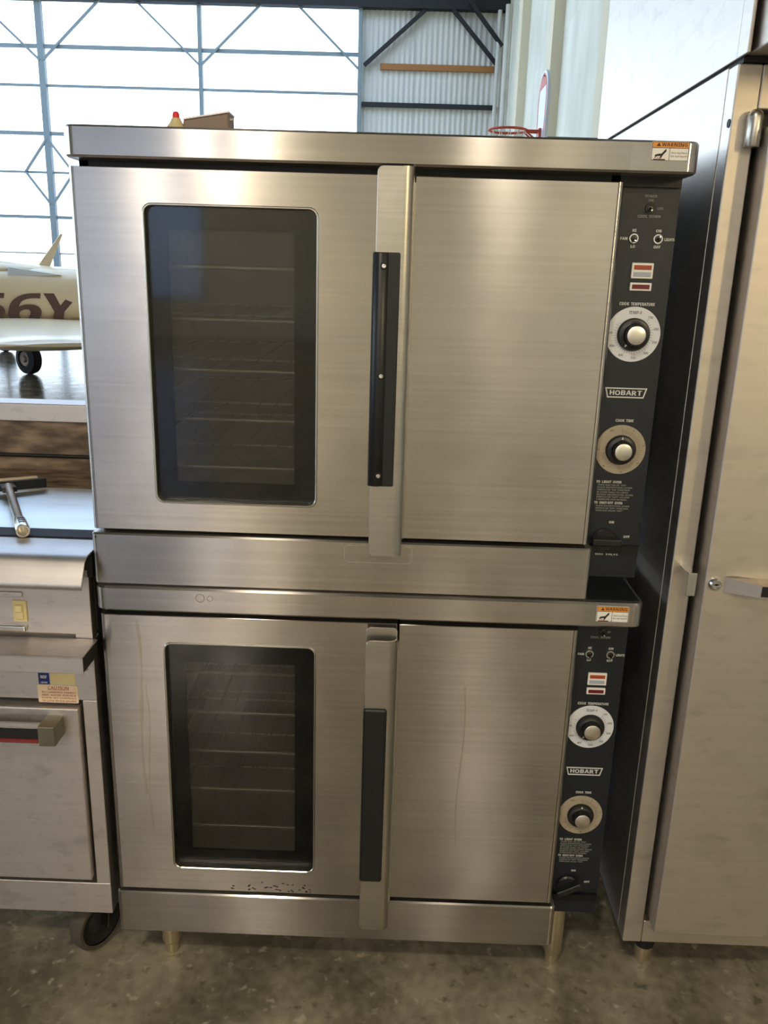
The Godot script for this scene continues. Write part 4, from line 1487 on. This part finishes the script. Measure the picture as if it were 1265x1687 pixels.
	# casters
	for x in [-0.085, -0.84]:
		for z in [-0.09, -0.58]:
			var wx := Transform3D(Basis(Vector3.UP, deg_to_rad(57)), Vector3(x, 0.0625, z))
			b = Mb.new()
			b.xf = wx
			b.lathe([Vector2(0.05, -0.018), Vector2(0.058, -0.019), Vector2(0.0625, -0.012), Vector2(0.0625, 0.012), Vector2(0.058, 0.019), Vector2(0.05, 0.018)], 36)
			var c := part(o, "caster", b, M.tread)
			b = Mb.new()
			b.xf = wx
			b.lathe([Vector2(0.05, -0.014), Vector2(0.05, 0.014), Vector2(0.03, 0.009), Vector2(0.018, 0.016), Vector2(0, 0.017)], 28)
			part(c, "caster_hub", b, M.rubber)
			b = Mb.new()
			b.xf = wx
			for sg in [-1.0, 1.0]:
				b.bar(Vector3(0, 0.0, 0.024 * sg), Vector3(0.012, 0.095, 0.024 * sg), 0.03, 0.004)
			b.bx(-0.03, 0.035, 0.093, 0.1, -0.03, 0.03)
			part(c, "caster_fork", b, M.steel_dark)

func scraper() -> void:
	var o := thing("griddle_scraper", "chrome tube scraper with a black blade lying on the griddle", "scraper", Vector3(-0.24, 0.968, -0.22))
	var a := Vector3(-0.285, 0.992, -0.30)
	var c := Vector3(-0.158, 0.984, -0.068)
	var d := (c - a).normalized()
	var b := Mb.new()
	var x := Vector3.UP.cross(d).normalized()
	b.xf = Transform3D(Basis(x, d.cross(x), d), a)
	var l := a.distance_to(c)
	b.lathe([Vector2(0.0, -0.06), Vector2(0.0085, -0.06), Vector2(0.0095, l - 0.075), Vector2(0.0125, l - 0.06), Vector2(0.0135, l - 0.003), Vector2(0.0125, l), Vector2(0.0095, l), Vector2(0.0095, l - 0.03), Vector2(0, l - 0.03)], 24)
	var s := part(o, "shaft", b, M.bright)
	b = Mb.new()
	b.xf = Transform3D(Basis(x, d.cross(x), d), a)
	for k in 3:
		b.bx(-0.005, 0.006, 0.0105, 0.0138, l - 0.052 + 0.014 * k, l - 0.046 + 0.014 * k)
	part(s, "slot", b, M.black)
	b = Mb.new()
	b.bar(Vector3(-0.262, 0.985, -0.432), Vector3(-0.42, 0.988, -0.33), 0.016, 0.022, 0.002)
	b.bar(Vector3(-0.335, 0.988, -0.385), Vector3(-0.3, 0.992, -0.33), 0.03, 0.012, 0.002)
	part(o, "blade_holder", b, M.black)
	b = Mb.new()
	b.bar(Vector3(-0.28, 0.9985, -0.428), Vector3(-0.42, 1.001, -0.336), 0.009, 0.004)
	part(o, "blade_edge", b, M.plane)


# ---------------------------------------------------------------- refrigerator at the right
func fridge() -> void:
	var X := 1.063
	var o := thing("refrigerator", "tall stainless reach-in refrigerator at the right of the ovens", "refrigerator", Vector3(1.5, 0, -0.48))
	var b := Mb.new()
	b.bx(X, 1.9, 0.142, 1.812, -0.97, -0.043, 0.002)
	part(o, "cabinet", b, M.fridge)
	# face frame with an opening
	b = Mb.new()
	b.bx(X, 1.102, 0.142, 1.81, -0.041, 0.0, 0.003, 2)
	b.bx(1.102, 1.9, 0.142, 0.196, -0.041, 0.0, 0.003, 2)
	b.bx(1.102, 1.9, 1.745, 1.81, -0.041, 0.0, 0.003, 2)
	b.bx(1.86, 1.9, 0.196, 1.745, -0.041, 0.0, 0.003, 2)
	part(o, "face_frame", b, M.fridge)
	b = Mb.new()
	b.bx(1.1025, 1.86, 0.197, 1.744, -0.041, -0.02)
	part(o, "gasket", b, M.black_matt)
	b = Mb.new()
	b.xf = Transform3D(Basis(Vector3.UP, -PI / 2), Vector3(X - 0.0005, 1.725, -0.008))
	b.lathe([Vector2(0.0065, 0), Vector2(0.0065, 0.001), Vector2(0, 0.0005)], 16)
	part(o, "plug", b, M.black_matt)
	b = Mb.new()
	b.xf = Transform3D(Basis(Vector3.RIGHT, -PI / 2), Vector3(1.096, 1.688, 0.012))
	b.lathe([Vector2(0, 0), Vector2(0.0115, 0), Vector2(0.0125, 0.002), Vector2(0.0125, 0.044), Vector2(0.01, 0.051), Vector2(0.005, 0.055), Vector2(0, 0.056)], 28)
	part(o, "hinge_knuckle", b, M.handle)
	# door
	b = Mb.new()
	b.bx(1.109, 1.86, 0.205, 1.717, -0.0195, 0.045, 0.003, 2)
	var d := part(o, "door", b, M.fridge)
	b = Mb.new()
	b.xf = at_z(1.127, 0.9675, 0.045)
	b.lathe([Vector2(0.0125, 0), Vector2(0.0125, 0.004), Vector2(0.0105, 0.007), Vector2(0.009, 0.0085), Vector2(0.007, 0.0085), Vector2(0.0065, 0.0075), Vector2(0, 0.0075)], 32)
	var lk := part(d, "lock", b, M.chrome)
	b = Mb.new()
	b.xf = at_z(1.127, 0.9675, 0.0523)
	b.bx(-0.004, 0.004, -0.001, 0.001, 0, 0.0006)
	b.lathe([Vector2(0.002, 0), Vector2(0.002, 0.0006), Vector2(0, 0.0006)], 10)
	part(lk, "keyhole", b, M.black_matt)
	# flared pull handle
	b = Mb.new()
	var hx := [Vector3(1.1435, 0.0455, 0.016), Vector3(1.196, 0.077, 0.0125), Vector3(1.46, 0.077, 0.0125), Vector3(1.5, 0.0455, 0.016)]
	var yc := 0.9675
	var loops := []
	for q in hx:
		var h: float = q.z
		loops.append([Vector3(q.x, yc - h, 0.0448), Vector3(q.x, yc - h, q.y), Vector3(q.x, yc + h * 0.75, q.y), Vector3(q.x, yc + h, q.y - 0.001 if q.y < 0.05 else q.y - 0.03), Vector3(q.x, yc + h, 0.0448)])
	for i in loops.size() - 1:
		for k in 4:
			var p0: Vector3 = loops[i][k]
			var p1: Vector3 = loops[i][k + 1]
			var p2: Vector3 = loops[i + 1][k + 1]
			var p3: Vector3 = loops[i + 1][k]
			var m := (p2 - p0).cross(p3 - p1).normalized()
			var mid := (p0 + p1 + p2 + p3) / 4 - Vector3(1.32, yc, 0.045)
			if m.dot(Vector3(mid.x * 0.05, mid.y, mid.z)) < 0:
				m = -m
			b.face(p0, p1, p2, p3, m)
	var hd := part(d, "door_handle", b, M.fridge)
	b = Mb.new()
	b.bx(1.1965, 1.46, yc - 0.0105, yc + 0.0085, 0.07, 0.0785)
	part(hd, "handle_insert", b, M.black)
	# latch strike on the frame
	b = Mb.new()
	b.bx(1.0785, 1.0945, 0.982, 0.985, 0.0, 0.044, 0.001)
	b.bx(1.0785, 1.0945, 0.941, 0.985, 0.0415, 0.0445, 0.001)
	b.bx(1.0785, 1.0945, 0.941, 0.9435, 0.034, 0.0445, 0.001)
	part(o, "latch_strike", b, M.chrome)
	# compressor housing on top
	b = Mb.new()
	b.bx(X, 1.9, 1.818, 2.5, -0.99, -0.012, 0.002)
	b.bx(X, X + 0.006, 1.818, 2.5, -0.013, 0.03, 0.002)
	var hs := part(o, "compressor_housing", b, M.fridge)
	b = Mb.new()
	b.bx(1.07, 1.895, 1.811, 1.819, -0.96, 0.0)
	b.bx(1.0685, 1.0756, 1.82, 2.49, -0.0125, -0.008)
	part(hs, "seam", b, M.black_matt)
	b = Mb.new()
	b.bx(1.0755, 1.89, 1.821, 2.49, -0.011, 0.2, 0.004, 2)
	part(hs, "front_cowl", b, M.fridge)
	for p in [Vector2(1.15, -0.11), Vector2(1.81, -0.11), Vector2(1.15, -0.88), Vector2(1.81, -0.88)]:
		b = Mb.new()
		b.xf = Transform3D(Basis(Vector3.RIGHT, -PI / 2), Vector3(p.x, 0, p.y))
		b.lathe([Vector2(0.0215, 0.04), Vector2(0.0235, 0.05), Vector2(0.0235, 0.143), Vector2(0, 0.143)], 28)
		var lg := part(o, "leg", b, M.navy)
		b = Mb.new()
		b.xf = Transform3D(Basis(Vector3.RIGHT, -PI / 2), Vector3(p.x, 0, p.y))
		b.lathe([Vector2(0, 0), Vector2(0.016, 0), Vector2(0.0185, 0.006), Vector2(0.02, 0.041), Vector2(0, 0.041)], 28)
		part(lg, "foot", b, M.leg)
